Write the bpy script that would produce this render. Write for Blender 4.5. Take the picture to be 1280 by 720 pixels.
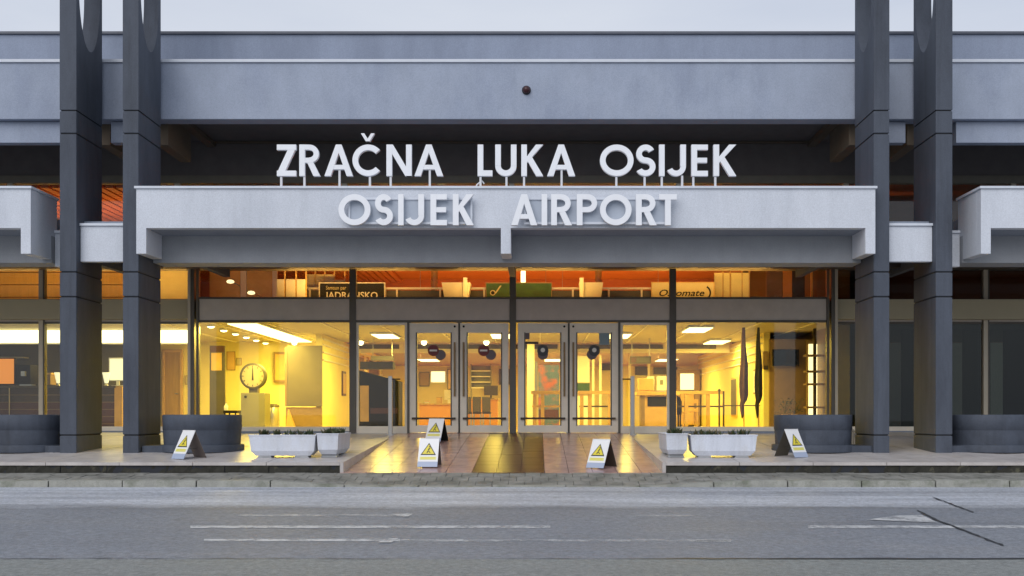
import bpy, bmesh, math, random
from mathutils import Matrix, Vector
random.seed(7)
R = math.radians
for o in list(bpy.data.objects): bpy.data.objects.remove(o)
scene = bpy.context.scene
col = scene.collection

# ------------------------------------------------------------------ camera, sky, sun, exposure
F, VX, VY, ZC = 1280.0, 672.0, 520.0, 0.963      # focal length in photo pixels, vanishing point, eye height over the kerb
cam_d = bpy.data.cameras.new('camera')
cam_d.sensor_width = 36; cam_d.lens = 36.0
cam_d.shift_x = -(VX - 640) / 1280; cam_d.shift_y = (VY - 360) / 1280
cam_d.clip_end = 2000; cam_d.clip_start = 0.05
cam = bpy.data.objects.new('camera', cam_d); col.objects.link(cam)
cam.location = (0, 0, ZC); cam.rotation_euler = (R(90), 0, 0)
scene.camera = cam

SUN_EL, SUN_AZ = 36.0, 24.0                       # sun stands behind the camera, to its left, veiled by cloud
world = bpy.data.worlds.new('World'); scene.world = world; world.use_nodes = True
wn = world.node_tree.nodes; wl = world.node_tree.links; wn.clear()
wo = wn.new('ShaderNodeOutputWorld'); bg = wn.new('ShaderNodeBackground'); bg.inputs[1].default_value = 0.1
sk = wn.new('ShaderNodeTexSky'); sk.sky_type = 'NISHITA'; sk.sun_disc = False
sk.sun_elevation = R(SUN_EL); sk.sun_rotation = R(180 + SUN_AZ); sk.dust_density = 2.0
tc = wn.new('ShaderNodeTexCoord'); mp = wn.new('ShaderNodeMapping'); mp.inputs['Scale'].default_value = (1.2, 1.2, 5)
nz = wn.new('ShaderNodeTexNoise'); nz.inputs['Scale'].default_value = 1.6; nz.inputs['Detail'].default_value = 6
cr = wn.new('ShaderNodeValToRGB')
cr.color_ramp.elements[0].position = 0.3; cr.color_ramp.elements[0].color = (6.0, 6.55, 7.8, 1)
cr.color_ramp.elements[1].position = 0.75; cr.color_ramp.elements[1].color = (7.7, 8.1, 8.9, 1)
mx = wn.new('ShaderNodeMix'); mx.data_type = 'RGBA'; mx.inputs[0].default_value = 0.88
wl.new(tc.outputs['Generated'], mp.inputs[0]); wl.new(mp.outputs[0], nz.inputs['Vector'])
wl.new(nz.outputs[0], cr.inputs[0]); wl.new(sk.outputs[0], mx.inputs[6]); wl.new(cr.outputs[0], mx.inputs[7])
wl.new(mx.outputs[2], bg.inputs[0]); wl.new(bg.outputs[0], wo.inputs[0])

sun_d = bpy.data.lights.new('sun', 'SUN'); sun_d.energy = 1.4; sun_d.angle = R(50); sun_d.color = (1, 0.97, 0.95)
sun = bpy.data.objects.new('sun', sun_d); col.objects.link(sun)
dv = Vector((math.sin(R(SUN_AZ)) * math.cos(R(SUN_EL)), math.cos(R(SUN_AZ)) * math.cos(R(SUN_EL)), -math.sin(R(SUN_EL))))
sun.rotation_euler = dv.to_track_quat('-Z', 'Y').to_euler()

vs = scene.view_settings
vs.view_transform = 'Standard'; vs.look = 'None'; vs.exposure = 0.0; vs.gamma = 1.0; vs.use_curve_mapping = False
scene.render.engine = 'CYCLES'
scene.cycles.max_bounces = 8; scene.cycles.transparent_max_bounces = 16
scene.cycles.sample_clamp_indirect = 4.0

# ------------------------------------------------------------------ helpers
XC = -0.5                                          # building axis
SL = 0.0547                                        # cross fall of road and forecourt
YK, YS, YP, YG = 13.84, 14.75, 16.24, 20.65        # kerb, step edge, pillar fronts, entrance glass
def px(x, Y): return (x - VX) * Y / F
def pz(y, Y): return ZC + (VY - y) * Y / F
def road_z(Y): return SL * (max(Y, 0.0) - YK)
def walk_z(Y): return ZC - 1.475 + SL * Y
FLOOR = walk_z(YG)

MATS = {}
def mat(name, colr, rough=0.6, metal=0.0, noise=0.0, nscale=4.0, bump=0.0, bscale=60.0, emit=None, estr=0.0,
        spec=0.5, col2=None, c2scale=1.5, c2lo=0.45, c2hi=0.62, stretch=None, coat=0.0, streak=0.0):
    if name in MATS: return MATS[name]
    m = bpy.data.materials.new(name); m.use_nodes = True
    nt = m.node_tree; N = nt.nodes; L = nt.links
    b = N['Principled BSDF']
    b.inputs['Base Color'].default_value = (*colr, 1)
    b.inputs['Roughness'].default_value = rough; b.inputs['Metallic'].default_value = metal
    b.inputs['Specular IOR Level'].default_value = spec
    if coat: b.inputs['Coat Weight'].default_value = coat; b.inputs['Coat Roughness'].default_value = 0.1
    if emit:
        b.inputs['Emission Color'].default_value = (*emit, 1); b.inputs['Emission Strength'].default_value = estr
    g = N.new('ShaderNodeNewGeometry'); vec = g.outputs['Position']
    if stretch:
        mpn = N.new('ShaderNodeMapping'); mpn.inputs['Scale'].default_value = stretch
        L.new(vec, mpn.inputs[0]); vec = mpn.outputs[0]
    cur = None
    if col2 is not None:
        n2 = N.new('ShaderNodeTexNoise'); n2.inputs['Scale'].default_value = c2scale; n2.inputs['Detail'].default_value = 8
        n2.inputs['Roughness'].default_value = 0.65
        mr = N.new('ShaderNodeMapRange'); mr.inputs[1].default_value = c2lo; mr.inputs[2].default_value = c2hi
        mm = N.new('ShaderNodeMix'); mm.data_type = 'RGBA'
        mm.inputs[6].default_value = (*colr, 1); mm.inputs[7].default_value = (*col2, 1)
        L.new(vec, n2.inputs['Vector']); L.new(n2.outputs[0], mr.inputs[0]); L.new(mr.outputs[0], mm.inputs[0])
        cur = mm.outputs[2]
    if noise:
        n1 = N.new('ShaderNodeTexNoise'); n1.inputs['Scale'].default_value = nscale; n1.inputs['Detail'].default_value = 9
        n1.inputs['Roughness'].default_value = 0.6
        mr = N.new('ShaderNodeMapRange'); mr.inputs[1].default_value = 0.3; mr.inputs[2].default_value = 0.7
        mr.inputs[3].default_value = 1 - noise; mr.inputs[4].default_value = 1 + noise
        mv = N.new('ShaderNodeMix'); mv.data_type = 'RGBA'; mv.blend_type = 'MULTIPLY'; mv.inputs[0].default_value = 1
        mv.inputs[6].default_value = (*colr, 1)
        L.new(vec, n1.inputs['Vector']); L.new(n1.outputs[0], mr.inputs[0]); L.new(mr.outputs[0], mv.inputs[7])
        if cur is not None: L.new(cur, mv.inputs[6])
        cur = mv.outputs[2]
    if streak:
        ms_ = N.new('ShaderNodeMapping'); ms_.inputs['Scale'].default_value = (7, 7, 0.28); L.new(g.outputs['Position'], ms_.inputs[0])
        n4 = N.new('ShaderNodeTexNoise'); n4.inputs['Scale'].default_value = 1.0; n4.inputs['Detail'].default_value = 7; n4.inputs['Roughness'].default_value = 0.7
        L.new(ms_.outputs[0], n4.inputs['Vector'])
        mr = N.new('ShaderNodeMapRange'); mr.inputs[1].default_value = 0.5; mr.inputs[2].default_value = 0.78; mr.inputs[3].default_value = 1.0; mr.inputs[4].default_value = 1 - streak
        n5 = N.new('ShaderNodeTexNoise'); n5.inputs['Scale'].default_value = 85; n5.inputs['Detail'].default_value = 3
        L.new(g.outputs['Position'], n5.inputs['Vector'])
        mr5 = N.new('ShaderNodeMapRange'); mr5.inputs[1].default_value = 0.3; mr5.inputs[2].default_value = 0.7; mr5.inputs[3].default_value = 0.9; mr5.inputs[4].default_value = 1.1
        mu = N.new('ShaderNodeMath'); mu.operation = 'MULTIPLY'
        L.new(n4.outputs[0], mr.inputs[0]); L.new(n5.outputs[0], mr5.inputs[0]); L.new(mr.outputs[0], mu.inputs[0]); L.new(mr5.outputs[0], mu.inputs[1])
        mv = N.new('ShaderNodeMix'); mv.data_type = 'RGBA'; mv.blend_type = 'MULTIPLY'; mv.inputs[0].default_value = 1
        L.new(cur, mv.inputs[6]); L.new(mu.outputs[0], mv.inputs[7]); cur = mv.outputs[2]
    if cur is not None: L.new(cur, b.inputs['Base Color'])
    if bump:
        n3 = N.new('ShaderNodeTexNoise'); n3.inputs['Scale'].default_value = bscale; n3.inputs['Detail'].default_value = 5
        bp = N.new('ShaderNodeBump'); bp.inputs['Strength'].default_value = bump; bp.inputs['Distance'].default_value = 0.01
        L.new(g.outputs['Position'], n3.inputs['Vector']); L.new(n3.outputs[0], bp.inputs['Height']); L.new(bp.outputs[0], b.inputs['Normal'])
    MATS[name] = m
    return m

def glass_mat(name, tint):
    m = bpy.data.materials.new(name); m.use_nodes = True
    N = m.node_tree.nodes; L = m.node_tree.links; N.clear()
    out = N.new('ShaderNodeOutputMaterial'); ms = N.new('ShaderNodeMixShader'); fr = N.new('ShaderNodeFresnel')
    fr.inputs[0].default_value = 1.46
    t = N.new('ShaderNodeBsdfTransparent'); t.inputs[0].default_value = (*tint, 1)
    g = N.new('ShaderNodeBsdfGlossy'); g.inputs['Roughness'].default_value = 0.015
    L.new(fr.outputs[0], ms.inputs[0]); L.new(t.outputs[0], ms.inputs[1]); L.new(g.outputs[0], ms.inputs[2]); L.new(ms.outputs[0], out.inputs[0])
    MATS[name] = m
    return m

class MB:
    def __init__(s): s.v = []; s.f = []; s.sm = []
    def add(s, vs, fs, smooth=False):
        n = len(s.v); s.v += [tuple(p) for p in vs]; s.f += [tuple(i + n for i in f) for f in fs]; s.sm += [smooth] * len(fs); return s
    def box(s, x0, x1, y0, y1, z0, z1):
        return s.add([(x0,y0,z0),(x1,y0,z0),(x1,y1,z0),(x0,y1,z0),(x0,y0,z1),(x1,y0,z1),(x1,y1,z1),(x0,y1,z1)],
              [(0,3,2,1),(4,5,6,7),(0,1,5,4),(1,2,6,5),(2,3,7,6),(3,0,4,7)])
    def hexa(s, b, t):                              # bottom 4 points, top 4 points, both counter-clockwise from above
        return s.add(list(b) + list(t), [(0,3,2,1),(4,5,6,7),(0,1,5,4),(1,2,6,5),(2,3,7,6),(3,0,4,7)])
    def prism(s, poly, d, f):                       # convex polygon, extruded by vector d; f maps 2D to 3D
        n = len(poly); a = [Vector(f(*p)) for p in poly]; b = [p + Vector(d) for p in a]
        return s.add(a + b, [tuple(range(n)), tuple(range(2*n-1, n-1, -1))] + [(i, i+n, (i+1)%n+n, (i+1)%n) for i in range(n)])
    def lathe(s, prof, c=(0,0,0), n=32, axis='z', smooth=True):
        vs = []; fs = []
        for (r, h) in prof:
            for i in range(n):
                a = 2*math.pi*i/n; u, w = r*math.cos(a), r*math.sin(a)
                vs.append((c[0]+u, c[1]+w, c[2]+h) if axis == 'z' else ((c[0]+u, c[1]+h, c[2]+w) if axis == 'y' else (c[0]+h, c[1]+u, c[2]+w)))
        for k in range(len(prof)-1):
            for i in range(n):
                j = (i+1) % n; fs.append((k*n+i, k*n+j, (k+1)*n+j, (k+1)*n+i))
        s.add(vs, fs, smooth)
        s.add(vs[:n], [tuple(range(n-1, -1, -1))]); s.add(vs[-n:], [tuple(range(n))])
        return s
    def tube(s, p, q, r, n=10):
        p = Vector(p); q = Vector(q); d = (q-p).normalized(); a = d.orthogonal().normalized(); b = d.cross(a)
        vs = [p + r*(math.cos(2*math.pi*i/n)*a + math.sin(2*math.pi*i/n)*b) for i in range(n)]; vs += [x + (q-p) for x in vs]
        s.add(vs, [(i, (i+1)%n, (i+1)%n+n, i+n) for i in range(n)], True)
        s.add(vs[:n], [tuple(range(n-1,-1,-1))]); s.add(vs[n:], [tuple(range(n))])
        return s
    def build(s, name, m, parent=None, bevel=0.0, kind=None, seg=2):
        me = bpy.data.meshes.new(name); me.from_pydata(s.v, [], s.f); me.update()
        bm = bmesh.new(); bm.from_mesh(me); bmesh.ops.recalc_face_normals(bm, faces=bm.faces); bm.to_mesh(me); bm.free()
        me.polygons.foreach_set('use_smooth', s.sm)
        if isinstance(m, str): m = MATS[m]
        me.materials.append(m)
        o = bpy.data.objects.new(name, me); col.objects.link(o)
        if parent is not None:
            o.parent = parent
            if parent.type == 'EMPTY' and not parent.get('_local'): o.matrix_parent_inverse = Matrix.Translation(-parent.location)
        if bevel:
            md = o.modifiers.new('bevel', 'BEVEL'); md.width = bevel; md.segments = seg; md.limit_method = 'ANGLE'; md.angle_limit = R(50)
        if kind: o['kind'] = kind
        return o
def box(name, m, x0, x1, y0, y1, z0, z1, parent=None, bevel=0.0, kind=None):
    return MB().box(min(x0,x1), max(x0,x1), min(y0,y1), max(y0,y1), min(z0,z1), max(z0,z1)).build(name, m, parent, bevel, kind)
def pbox(name, m, x0, x1, y0, y1, Y, d, parent=None, bevel=0.0):
    """box whose front face at depth Y covers the photo rectangle"""
    return box(name, m, px(x0,Y), px(x1,Y), Y, Y+d, pz(y1,Y), pz(y0,Y), parent, bevel)
def tag(o, label, cat, group=None, kind=None):
    o['label'] = label; o['category'] = cat
    if group: o['group'] = group
    if kind: o['kind'] = kind
    return o
def thing(name, loc, label, cat, group=None, local=False, rz=0.0, kind=None):
    o = bpy.data.objects.new(name, None); o.empty_display_size = 0.2; col.objects.link(o); o.location = loc; o.rotation_euler = (0,0,rz)
    if local: o['_local'] = 1
    return tag(o, label, cat, group, kind)
def text_mesh(txt, size, name, m, origin, parent=None, shear=0.0, ext=0.002, xs=1.0, bold=0.0):
    cu = bpy.data.curves.new('t', 'FONT'); cu.body = txt; cu.size = size; cu.extrude = ext; cu.shear = shear; cu.offset = bold
    cu.align_x = 'CENTER'; cu.resolution_u = 3
    o = bpy.data.objects.new('t', cu); col.objects.link(o)
    dg = bpy.context.evaluated_depsgraph_get(); me = bpy.data.meshes.new_from_object(o.evaluated_get(dg))
    bpy.data.objects.remove(o)
    for v in me.vertices: v.co = (origin[0] + v.co.x*xs, origin[1] - v.co.z, origin[2] + v.co.y)
    me.materials.clear(); me.materials.append(MATS[m]); me.name = name
    r = bpy.data.objects.new(name, me); col.objects.link(r)
    if parent is not None:
        r.parent = parent
        if parent.type == 'EMPTY' and not parent.get('_local'): r.matrix_parent_inverse = Matrix.Translation(-parent.location)
    return r

# ------------------------------------------------------------------ materials
mat('canopy_paint', (0.62, 0.655, 0.72), 0.75, noise=0.05, nscale=2.5, bump=0.12, bscale=90, col2=(0.57,0.605,0.67), c2scale=1.1, stretch=(1,1,0.35), streak=0.06)
mat('fascia_paint', (0.345, 0.392, 0.49), 0.8, noise=0.06, nscale=3, bump=0.15, bscale=70, col2=(0.295,0.34,0.44), c2scale=0.9, stretch=(1,1,0.6), streak=0.05)
mat('parapet_paint', (0.285, 0.33, 0.43), 0.8, noise=0.06, nscale=3, bump=0.15, bscale=70, col2=(0.245,0.285,0.375), c2scale=0.9, stretch=(1,1,0.3), streak=0.05)
mat('coping_metal', (0.62, 0.66, 0.73), 0.5, noise=0.05)
mat('dark_coping', (0.10, 0.11, 0.14), 0.5, noise=0.1)
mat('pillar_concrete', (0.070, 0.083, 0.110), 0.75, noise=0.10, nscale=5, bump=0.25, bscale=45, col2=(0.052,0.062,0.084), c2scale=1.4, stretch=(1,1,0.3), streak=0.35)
mat('joint_dark', (0.03, 0.033, 0.04), 0.9)
mat('soffit_dark', (0.14, 0.125, 0.12), 0.85, noise=0.1)
mat('tail_shade', (0.085, 0.09, 0.10), 0.8, noise=0.1)  # fin tails coloured darker for the shade under the canopy
mat('web_concrete', (0.32, 0.335, 0.36), 0.8, noise=0.08, nscale=2, bump=0.12, streak=0.08)
mat('soffit_concrete', (0.25, 0.285, 0.35), 0.8, noise=0.08, nscale=2, bump=0.1, streak=0.12)
mat('girder_concrete', (0.13, 0.10, 0.07), 0.85, noise=0.12, nscale=3, bump=0.2)
mat('band_metal', (0.17, 0.155, 0.12), 0.5, noise=0.1)
mat('mullion', (0.10, 0.088, 0.07), 0.4, metal=0.1, noise=0.1)
mat('mullion_light', (0.5, 0.44, 0.34), 0.4, metal=0.2, noise=0.05)
mat('spandrel', (0.56, 0.50, 0.44), 0.5, metal=0.0, noise=0.08, nscale=3)
mat('door_frame', (0.76, 0.69, 0.57), 0.4, metal=0.1, noise=0.06)
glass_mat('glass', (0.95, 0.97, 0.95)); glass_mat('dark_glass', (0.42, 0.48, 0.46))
mat('letter_white', (0.84, 0.86, 0.90), 0.45, noise=0.03)
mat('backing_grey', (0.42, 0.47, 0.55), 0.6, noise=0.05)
mat('letter_side', (0.30, 0.31, 0.34), 0.5)
mat('white_metal', (0.66, 0.67, 0.70), 0.45)
mat('asphalt', (0.15, 0.155, 0.165), 0.7)
mat('kerb_stone', (0.31, 0.31, 0.275), 0.75, noise=0.15, nscale=6, bump=0.35, bscale=70, col2=(0.13,0.145,0.10), c2scale=2.6, c2lo=0.5, c2hi=0.68, streak=0.2)
mat('paver', (0.25, 0.245, 0.22), 0.75, noise=0.2, nscale=7, bump=0.4, bscale=90, col2=(0.15,0.15,0.13), c2scale=3)
mat('joint_soil', (0.055, 0.055, 0.045), 0.95, noise=0.3, nscale=20)
mat('riser', (0.03, 0.029, 0.022), 0.9, noise=0.35, nscale=8, bump=0.6, bscale=25, col2=(0.19,0.18,0.11), c2scale=5.0, c2lo=0.58, c2hi=0.76)
mat('walk_slab', (0.54, 0.505, 0.485), 0.36, bump=0.03, bscale=12, noise=0.1, nscale=5, col2=(0.45,0.415,0.395), c2scale=2.2)
mat('red_slab', (0.46, 0.30, 0.27), 0.24, spec=0.32, bump=0.03, bscale=12, noise=0.12, nscale=5, col2=(0.37,0.24,0.215), c2scale=3)
mat('dark_slab', (0.075, 0.034, 0.026), 0.34, spec=0.12, noise=0.2, nscale=6, bump=0.03, bscale=12)
mat('mat_brown', (0.05, 0.032, 0.024), 0.42, spec=0.3, noise=0.25, nscale=30, bump=0.25, bscale=150)
mat('planter_white', (0.64, 0.68, 0.76), 0.6, noise=0.05, nscale=4, col2=(0.60,0.62,0.66), c2scale=2.2, stretch=(1,1,0.5), streak=0.2)
mat('planter_base', (0.30, 0.31, 0.32), 0.8, noise=0.2, nscale=6)
mat('soil', (0.03, 0.025, 0.018), 0.95, noise=0.4, nscale=30, bump=0.8, bscale=40)
mat('leaf', (0.05, 0.075, 0.03), 0.6, noise=0.3, nscale=15)
mat('leaf_dry', (0.12, 0.10, 0.045), 0.7, noise=0.3, nscale=15)
mat('tub', (0.062, 0.075, 0.102), 0.7, noise=0.12, nscale=5, bump=0.25, bscale=40, col2=(0.045,0.055,0.076), c2scale=1.6, streak=0.3)
mat('sign_white', (0.80, 0.80, 0.80), 0.4)
mat('sign_yellow', (0.74, 0.62, 0.05), 0.4)
mat('sign_pale', (0.70, 0.70, 0.30), 0.4)
mat('sign_black', (0.04, 0.045, 0.03), 0.5)
mat('sign_blue', (0.37, 0.43, 0.56), 0.4)
mat('sign_back', (0.16, 0.13, 0.115), 0.6, noise=0.1)
mat('cream_wall', (0.74, 0.70, 0.58), 0.7, noise=0.03)
mat('yellow_wall', (0.80, 0.70, 0.27), 0.7, noise=0.04)
mat('ochre_wood', (0.42, 0.26, 0.055), 0.5, noise=0.15, nscale=3, stretch=(6,6,0.6))
mat('wood_yellow', (0.60, 0.38, 0.11), 0.45, noise=0.12, nscale=4)
mat('brown_panel', (0.26, 0.17, 0.07), 0.55, noise=0.1)
mat('dark_panel', (0.085, 0.075, 0.055), 0.5, noise=0.1)
mat('black', (0.012, 0.011, 0.011), 0.6, spec=0.25)
mat('dark_brown', (0.055, 0.04, 0.03), 0.5, noise=0.1)
mat('maroon', (0.085, 0.03, 0.022), 0.45, noise=0.1)
mat('red_slat', (0.50, 0.135, 0.06), 0.5, noise=0.1, nscale=2)
mat('hall_floor', (0.45, 0.38, 0.26), 0.25, noise=0.06)
mat('ceiling_tile', (0.46, 0.41, 0.28), 0.8, noise=0.02)
mat('olive_board', (0.15, 0.125, 0.065), 0.5, noise=0.15, nscale=2)
mat('dial_cream', (0.42, 0.36, 0.22), 0.6)
mat('grey_cabinet', (0.20, 0.19, 0.12), 0.5, noise=0.05)
mat('steel', (0.45, 0.44, 0.42), 0.3, metal=0.8)
mat('orange', (0.78, 0.36, 0.06), 0.5)
mat('blue_poster', (0.10, 0.16, 0.32), 0.5, noise=0.2, nscale=6, col2=(0.35,0.10,0.10), c2scale=3)
mat('paper', (0.78, 0.76, 0.70), 0.6)
mat('green_banner', (0.025, 0.075, 0.012), 0.6, noise=0.35, nscale=6)
mat('cream_banner', (0.55, 0.47, 0.24), 0.6, noise=0.05)
mat('flag_brown', (0.10, 0.045, 0.03), 0.8, noise=0.3, nscale=8)
mat('flag_dark', (0.035, 0.032, 0.02), 0.8, noise=0.3, nscale=8)
mat('sticker_red', (0.16, 0.02, 0.02), 0.5)
mat('sticker_grey', (0.14, 0.11, 0.12), 0.5)
mat('sticker_dark', (0.05, 0.05, 0.055), 0.5)
mat('sticker_blue', (0.22, 0.30, 0.33), 0.5)
mat('lamp_white', (0.9, 0.85, 0.7), 0.5, emit=(1.0, 0.86, 0.42), estr=3.2)
mat('lamp_spot', (0.9, 0.85, 0.7), 0.5, emit=(1.0, 0.86, 0.42), estr=7.0)
mat('light_box', (0.9, 0.85, 0.7), 0.5, emit=(1.0, 0.86, 0.45), estr=1.6)
mat('screen_orange', (0.3, 0.1, 0.02), 0.4, emit=(1.0, 0.33, 0.05), estr=0.75)
mat('screen_white', (0.5, 0.5, 0.5), 0.4, emit=(1.0, 0.93, 0.55), estr=1.0)
mat('sensor_red', (0.05, 0.012, 0.015), 0.3)
mat('marking', (0.5, 0.51, 0.52), 0.6)
mat('tar', (0.04, 0.042, 0.047), 0.5, noise=0.2, nscale=20)

# worn road paint: paint shows only in patches, bare asphalt between
def worn_paint(name, lo, hi):
    m = bpy.data.materials.new(name); m.use_nodes = True; N = m.node_tree.nodes; L = m.node_tree.links
    b = N['Principled BSDF']; b.inputs['Base Color'].default_value = (0.50, 0.51, 0.52, 1); b.inputs['Roughness'].default_value = 0.65
    g = N.new('ShaderNodeNewGeometry'); n = N.new('ShaderNodeTexNoise'); n.inputs['Scale'].default_value = 5; n.inputs['Detail'].default_value = 12
    n.inputs['Roughness'].default_value = 0.75
    mr = N.new('ShaderNodeMapRange'); mr.inputs[1].default_value = lo; mr.inputs[2].default_value = hi
    t = N.new('ShaderNodeBsdfTransparent'); ms = N.new('ShaderNodeMixShader')
    L.new(g.outputs['Position'], n.inputs['Vector']); L.new(n.outputs[0], mr.inputs[0]); L.new(mr.outputs[0], ms.inputs[0])
    L.new(t.outputs[0], ms.inputs[1]); L.new(b.outputs[0], ms.inputs[2]); L.new(ms.outputs[0], N['Material Output'].inputs[0])
    MATS[name] = m
worn_paint('paint_worn', 0.33, 0.55); worn_paint('paint_faint', 0.40, 0.66)

# asphalt: old surface, pale dusty gutter band with a ragged edge, a newer coarse lane nearer
def asphalt():
    m = MATS['asphalt']; N = m.node_tree.nodes; L = m.node_tree.links; b = N['Principled BSDF']
    g = N.new('ShaderNodeNewGeometry'); sp = N.new('ShaderNodeSeparateXYZ'); L.new(g.outputs['Position'], sp.inputs[0])
    def noise(sc, det=8, rough=0.6, stretch=(1,1,1)):
        mpn = N.new('ShaderNodeMapping'); mpn.inputs['Scale'].default_value = stretch; L.new(g.outputs['Position'], mpn.inputs[0])
        n = N.new('ShaderNodeTexNoise'); n.inputs['Scale'].default_value = sc; n.inputs['Detail'].default_value = det; n.inputs['Roughness'].default_value = rough
        L.new(mpn.outputs[0], n.inputs['Vector']); return n.outputs[0]
    def math_(op, a, bb=None):
        n = N.new('ShaderNodeMath'); n.operation = op
        for i, q in enumerate((a, bb)):
            if q is None: continue
            if isinstance(q, (int, float)): n.inputs[i].default_value = q
            else: L.new(q, n.inputs[i])
        return n.outputs[0]
    def mrange(v, a, bb, c=0.0, d=1.0):
        n = N.new('ShaderNodeMapRange'); L.new(v, n.inputs[0])
        for i, q in enumerate((a, bb, c, d)): n.inputs[i+1].default_value = q
        return n.outputs[0]
    def mixc(f, a, c, mode='MIX'):
        n = N.new('ShaderNodeMix'); n.data_type = 'RGBA'; n.blend_type = mode
        if isinstance(f, float): n.inputs[0].default_value = f
        else: L.new(f, n.inputs[0])
        for i, q in ((6, a), (7, c)):
            if isinstance(q, tuple): n.inputs[i].default_value = (*q, 1)
            else: L.new(q, n.inputs[i])
        return n.outputs[2]
    big = noise(0.45, 6); streak = noise(1.0, 8, 0.65, (0.35, 3.0, 1)); fine = noise(17, 6, 0.8); grit = noise(140, 2, 0.9)
    base = mixc(mrange(big, 0.35, 0.65), (0.185, 0.20, 0.228), (0.217, 0.233, 0.262))
    base = mixc(mrange(streak, 0.45, 0.7, 0, 0.5), base, (0.235, 0.238, 0.248))
    # gutter band
    yy = math_('ADD', sp.outputs[1], math_('MULTIPLY', math_('SUBTRACT', noise(0.9, 9, 0.6, (0.5, 1.5, 1)), 0.5), 0.9))
    band = mrange(yy, 11.85, 12.05)
    dust = mixc(mrange(noise(1.2, 9, 0.7, (0.25, 3.5, 1)), 0.38, 0.62), (0.33, 0.35, 0.39), (0.50, 0.525, 0.57))
    base = mixc(band, base, dust)
    near = mrange(math_('ADD', sp.outputs[1], math_('MULTIPLY', math_('SUBTRACT', noise(0.7, 4), 0.5), 0.12)), 8.86, 8.82)
    base = mixc(near, base, mixc(mrange(big, 0.35, 0.65), (0.20, 0.215, 0.208), (0.225, 0.235, 0.228)))
    track = noise(1.0, 3, 0.5, (0.06, 1.3, 1)); base = mixc(mrange(track, 0.52, 0.66, 0, 0.45), base, (0.14, 0.145, 0.155))
    spots = noise(1.7, 5, 0.55); base = mixc(mrange(spots, 0.66, 0.74, 0, 0.55), base, (0.09, 0.092, 0.098))
    pale = noise(2.6, 7, 0.7, (0.6, 1.6, 1)); base = mixc(mrange(pale, 0.60, 0.72, 0, 0.5), base, (0.29, 0.295, 0.31))
    k = N.new('ShaderNodeCombineXYZ'); f1 = math_('MULTIPLY', mrange(fine, 0.3, 0.7, 0.62, 1.38), mrange(grit, 0.3, 0.7, 0.6, 1.4))
    for i in range(3): L.new(f1, k.inputs[i])
    base = mixc(1.0, base, k.outputs[0], 'MULTIPLY')
    L.new(base, b.inputs['Base Color'])
    L.new(mrange(big, 0.3, 0.7, 0.55, 0.75), b.inputs['Roughness'])
    bp = N.new('ShaderNodeBump'); bp.inputs['Strength'].default_value = 0.5; bp.inputs['Distance'].default_value = 0.008
    L.new(grit, bp.inputs['Height']); L.new(bp.outputs[0], b.inputs['Normal'])
asphalt()

# ------------------------------------------------------------------ ground, road, kerb, forecourt
g = MB()
ys = [-300, -60, -5, 0, 4, 8.85, 12, YK + 0.02]
for i, y in enumerate(ys): g.v += [(-300, y, road_z(y)), (300, y, road_z(y))]
g.f = [(2*i, 2*i+1, 2*i+3, 2*i+2) for i in range(len(ys)-1)]; g.sm = [False]*len(g.f)
road = g.build('road', 'asphalt', kind='structure')
road['label'] = 'grey asphalt road with pale dusty gutter in front of the terminal'; road['category'] = 'road'
g = MB(); g.add([(-300, YK+0.03, -0.02), (300, YK+0.03, -0.02), (300, 300, -0.02), (-300, 300, -0.02)], [(0,1,2,3)])
gr = g.build('ground', 'joint_soil', kind='structure'); gr['label'] = 'bare ground under and behind the terminal building'; gr['category'] = 'ground'

def road_poly(name, m, pts, dz):                   # photo pixels on the road plane
    vs = []
    for x, y in pts:
        Y = 1.72 * F / (y - (VY - SL*F)); vs.append((px(x, Y), Y, road_z(Y) + dz))
    return MB().add(vs, [tuple(range(len(vs)))]).build(name, m, road)
def strip(y, t): return (y - t/2, y + t/2)
for nm, m, x0, x1, y, t in (('lane_marking','paint_worn',238,688,659,3.2), ('lane_marking','paint_worn',1010,1500,659,3.4),
        ('lane_marking','paint_worn',255,500,675.6,3.0), ('lane_marking','paint_faint',500,915,676,3.0), ('lane_marking','paint_faint',298,515,644.6,2.6),
        ('lane_marking','paint_faint',795,868,645,2.2), ('lane_marking','paint_worn',-420,-60,659,3.2), ('lane_marking','paint_worn',870,914,676.6,2.6)):
    a, b_ = strip(y, t); road_poly(nm, m, [(x0,b_),(x1,b_),(x1,a),(x0,a)], 0.004)
road_poly('arrow_marking', 'paint_worn', [(472,679),(490,679),(498,673.5),(482,674.5)], 0.008)
road_poly('arrow_marking', 'paint_worn', [(500,647),(510,646.4),(517,642.6),(490,643.4)], 0.008)
road_poly('arrow_marking', 'paint_worn', [(1083,650.5),(1172,654),(1152,644.5),(1120,645.5)], 0.008)
def crack(pts, w):
    random.seed(len(pts) + int(pts[0][0])); L_ = []; R_ = []
    P = []
    for i in range(len(pts)-1):
        for k in range(9):
            t = k/9; P.append((pts[i][0]*(1-t)+pts[i+1][0]*t, pts[i][1]*(1-t)+pts[i+1][1]*t))
    P.append(pts[-1]); mb = MB(); n = len(P)
    for i, (x, y) in enumerate(P):
        Y = 1.72*F/(y-(VY-SL*F)); ww = w*(0.6+0.8*random.random())*(0.25 if i in (0, n-1) else 1); xx = px(x, Y) + random.uniform(-.012, .012)
        mb.v += [(xx-ww, Y, road_z(Y)+0.010), (xx+ww, Y, road_z(Y)+0.010)]
    mb.f = [(2*i, 2*i+1, 2*i+3, 2*i+2) for i in range(n-1)]; mb.sm = [False]*len(mb.f)
    mb.build('tar_crack', 'tar', road)
crack([(1165,622),(1190,631),(1217,641.5)], 0.014); crack([(1146,638),(1172,651),(1210,666),(1255,683)], 0.015)
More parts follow.
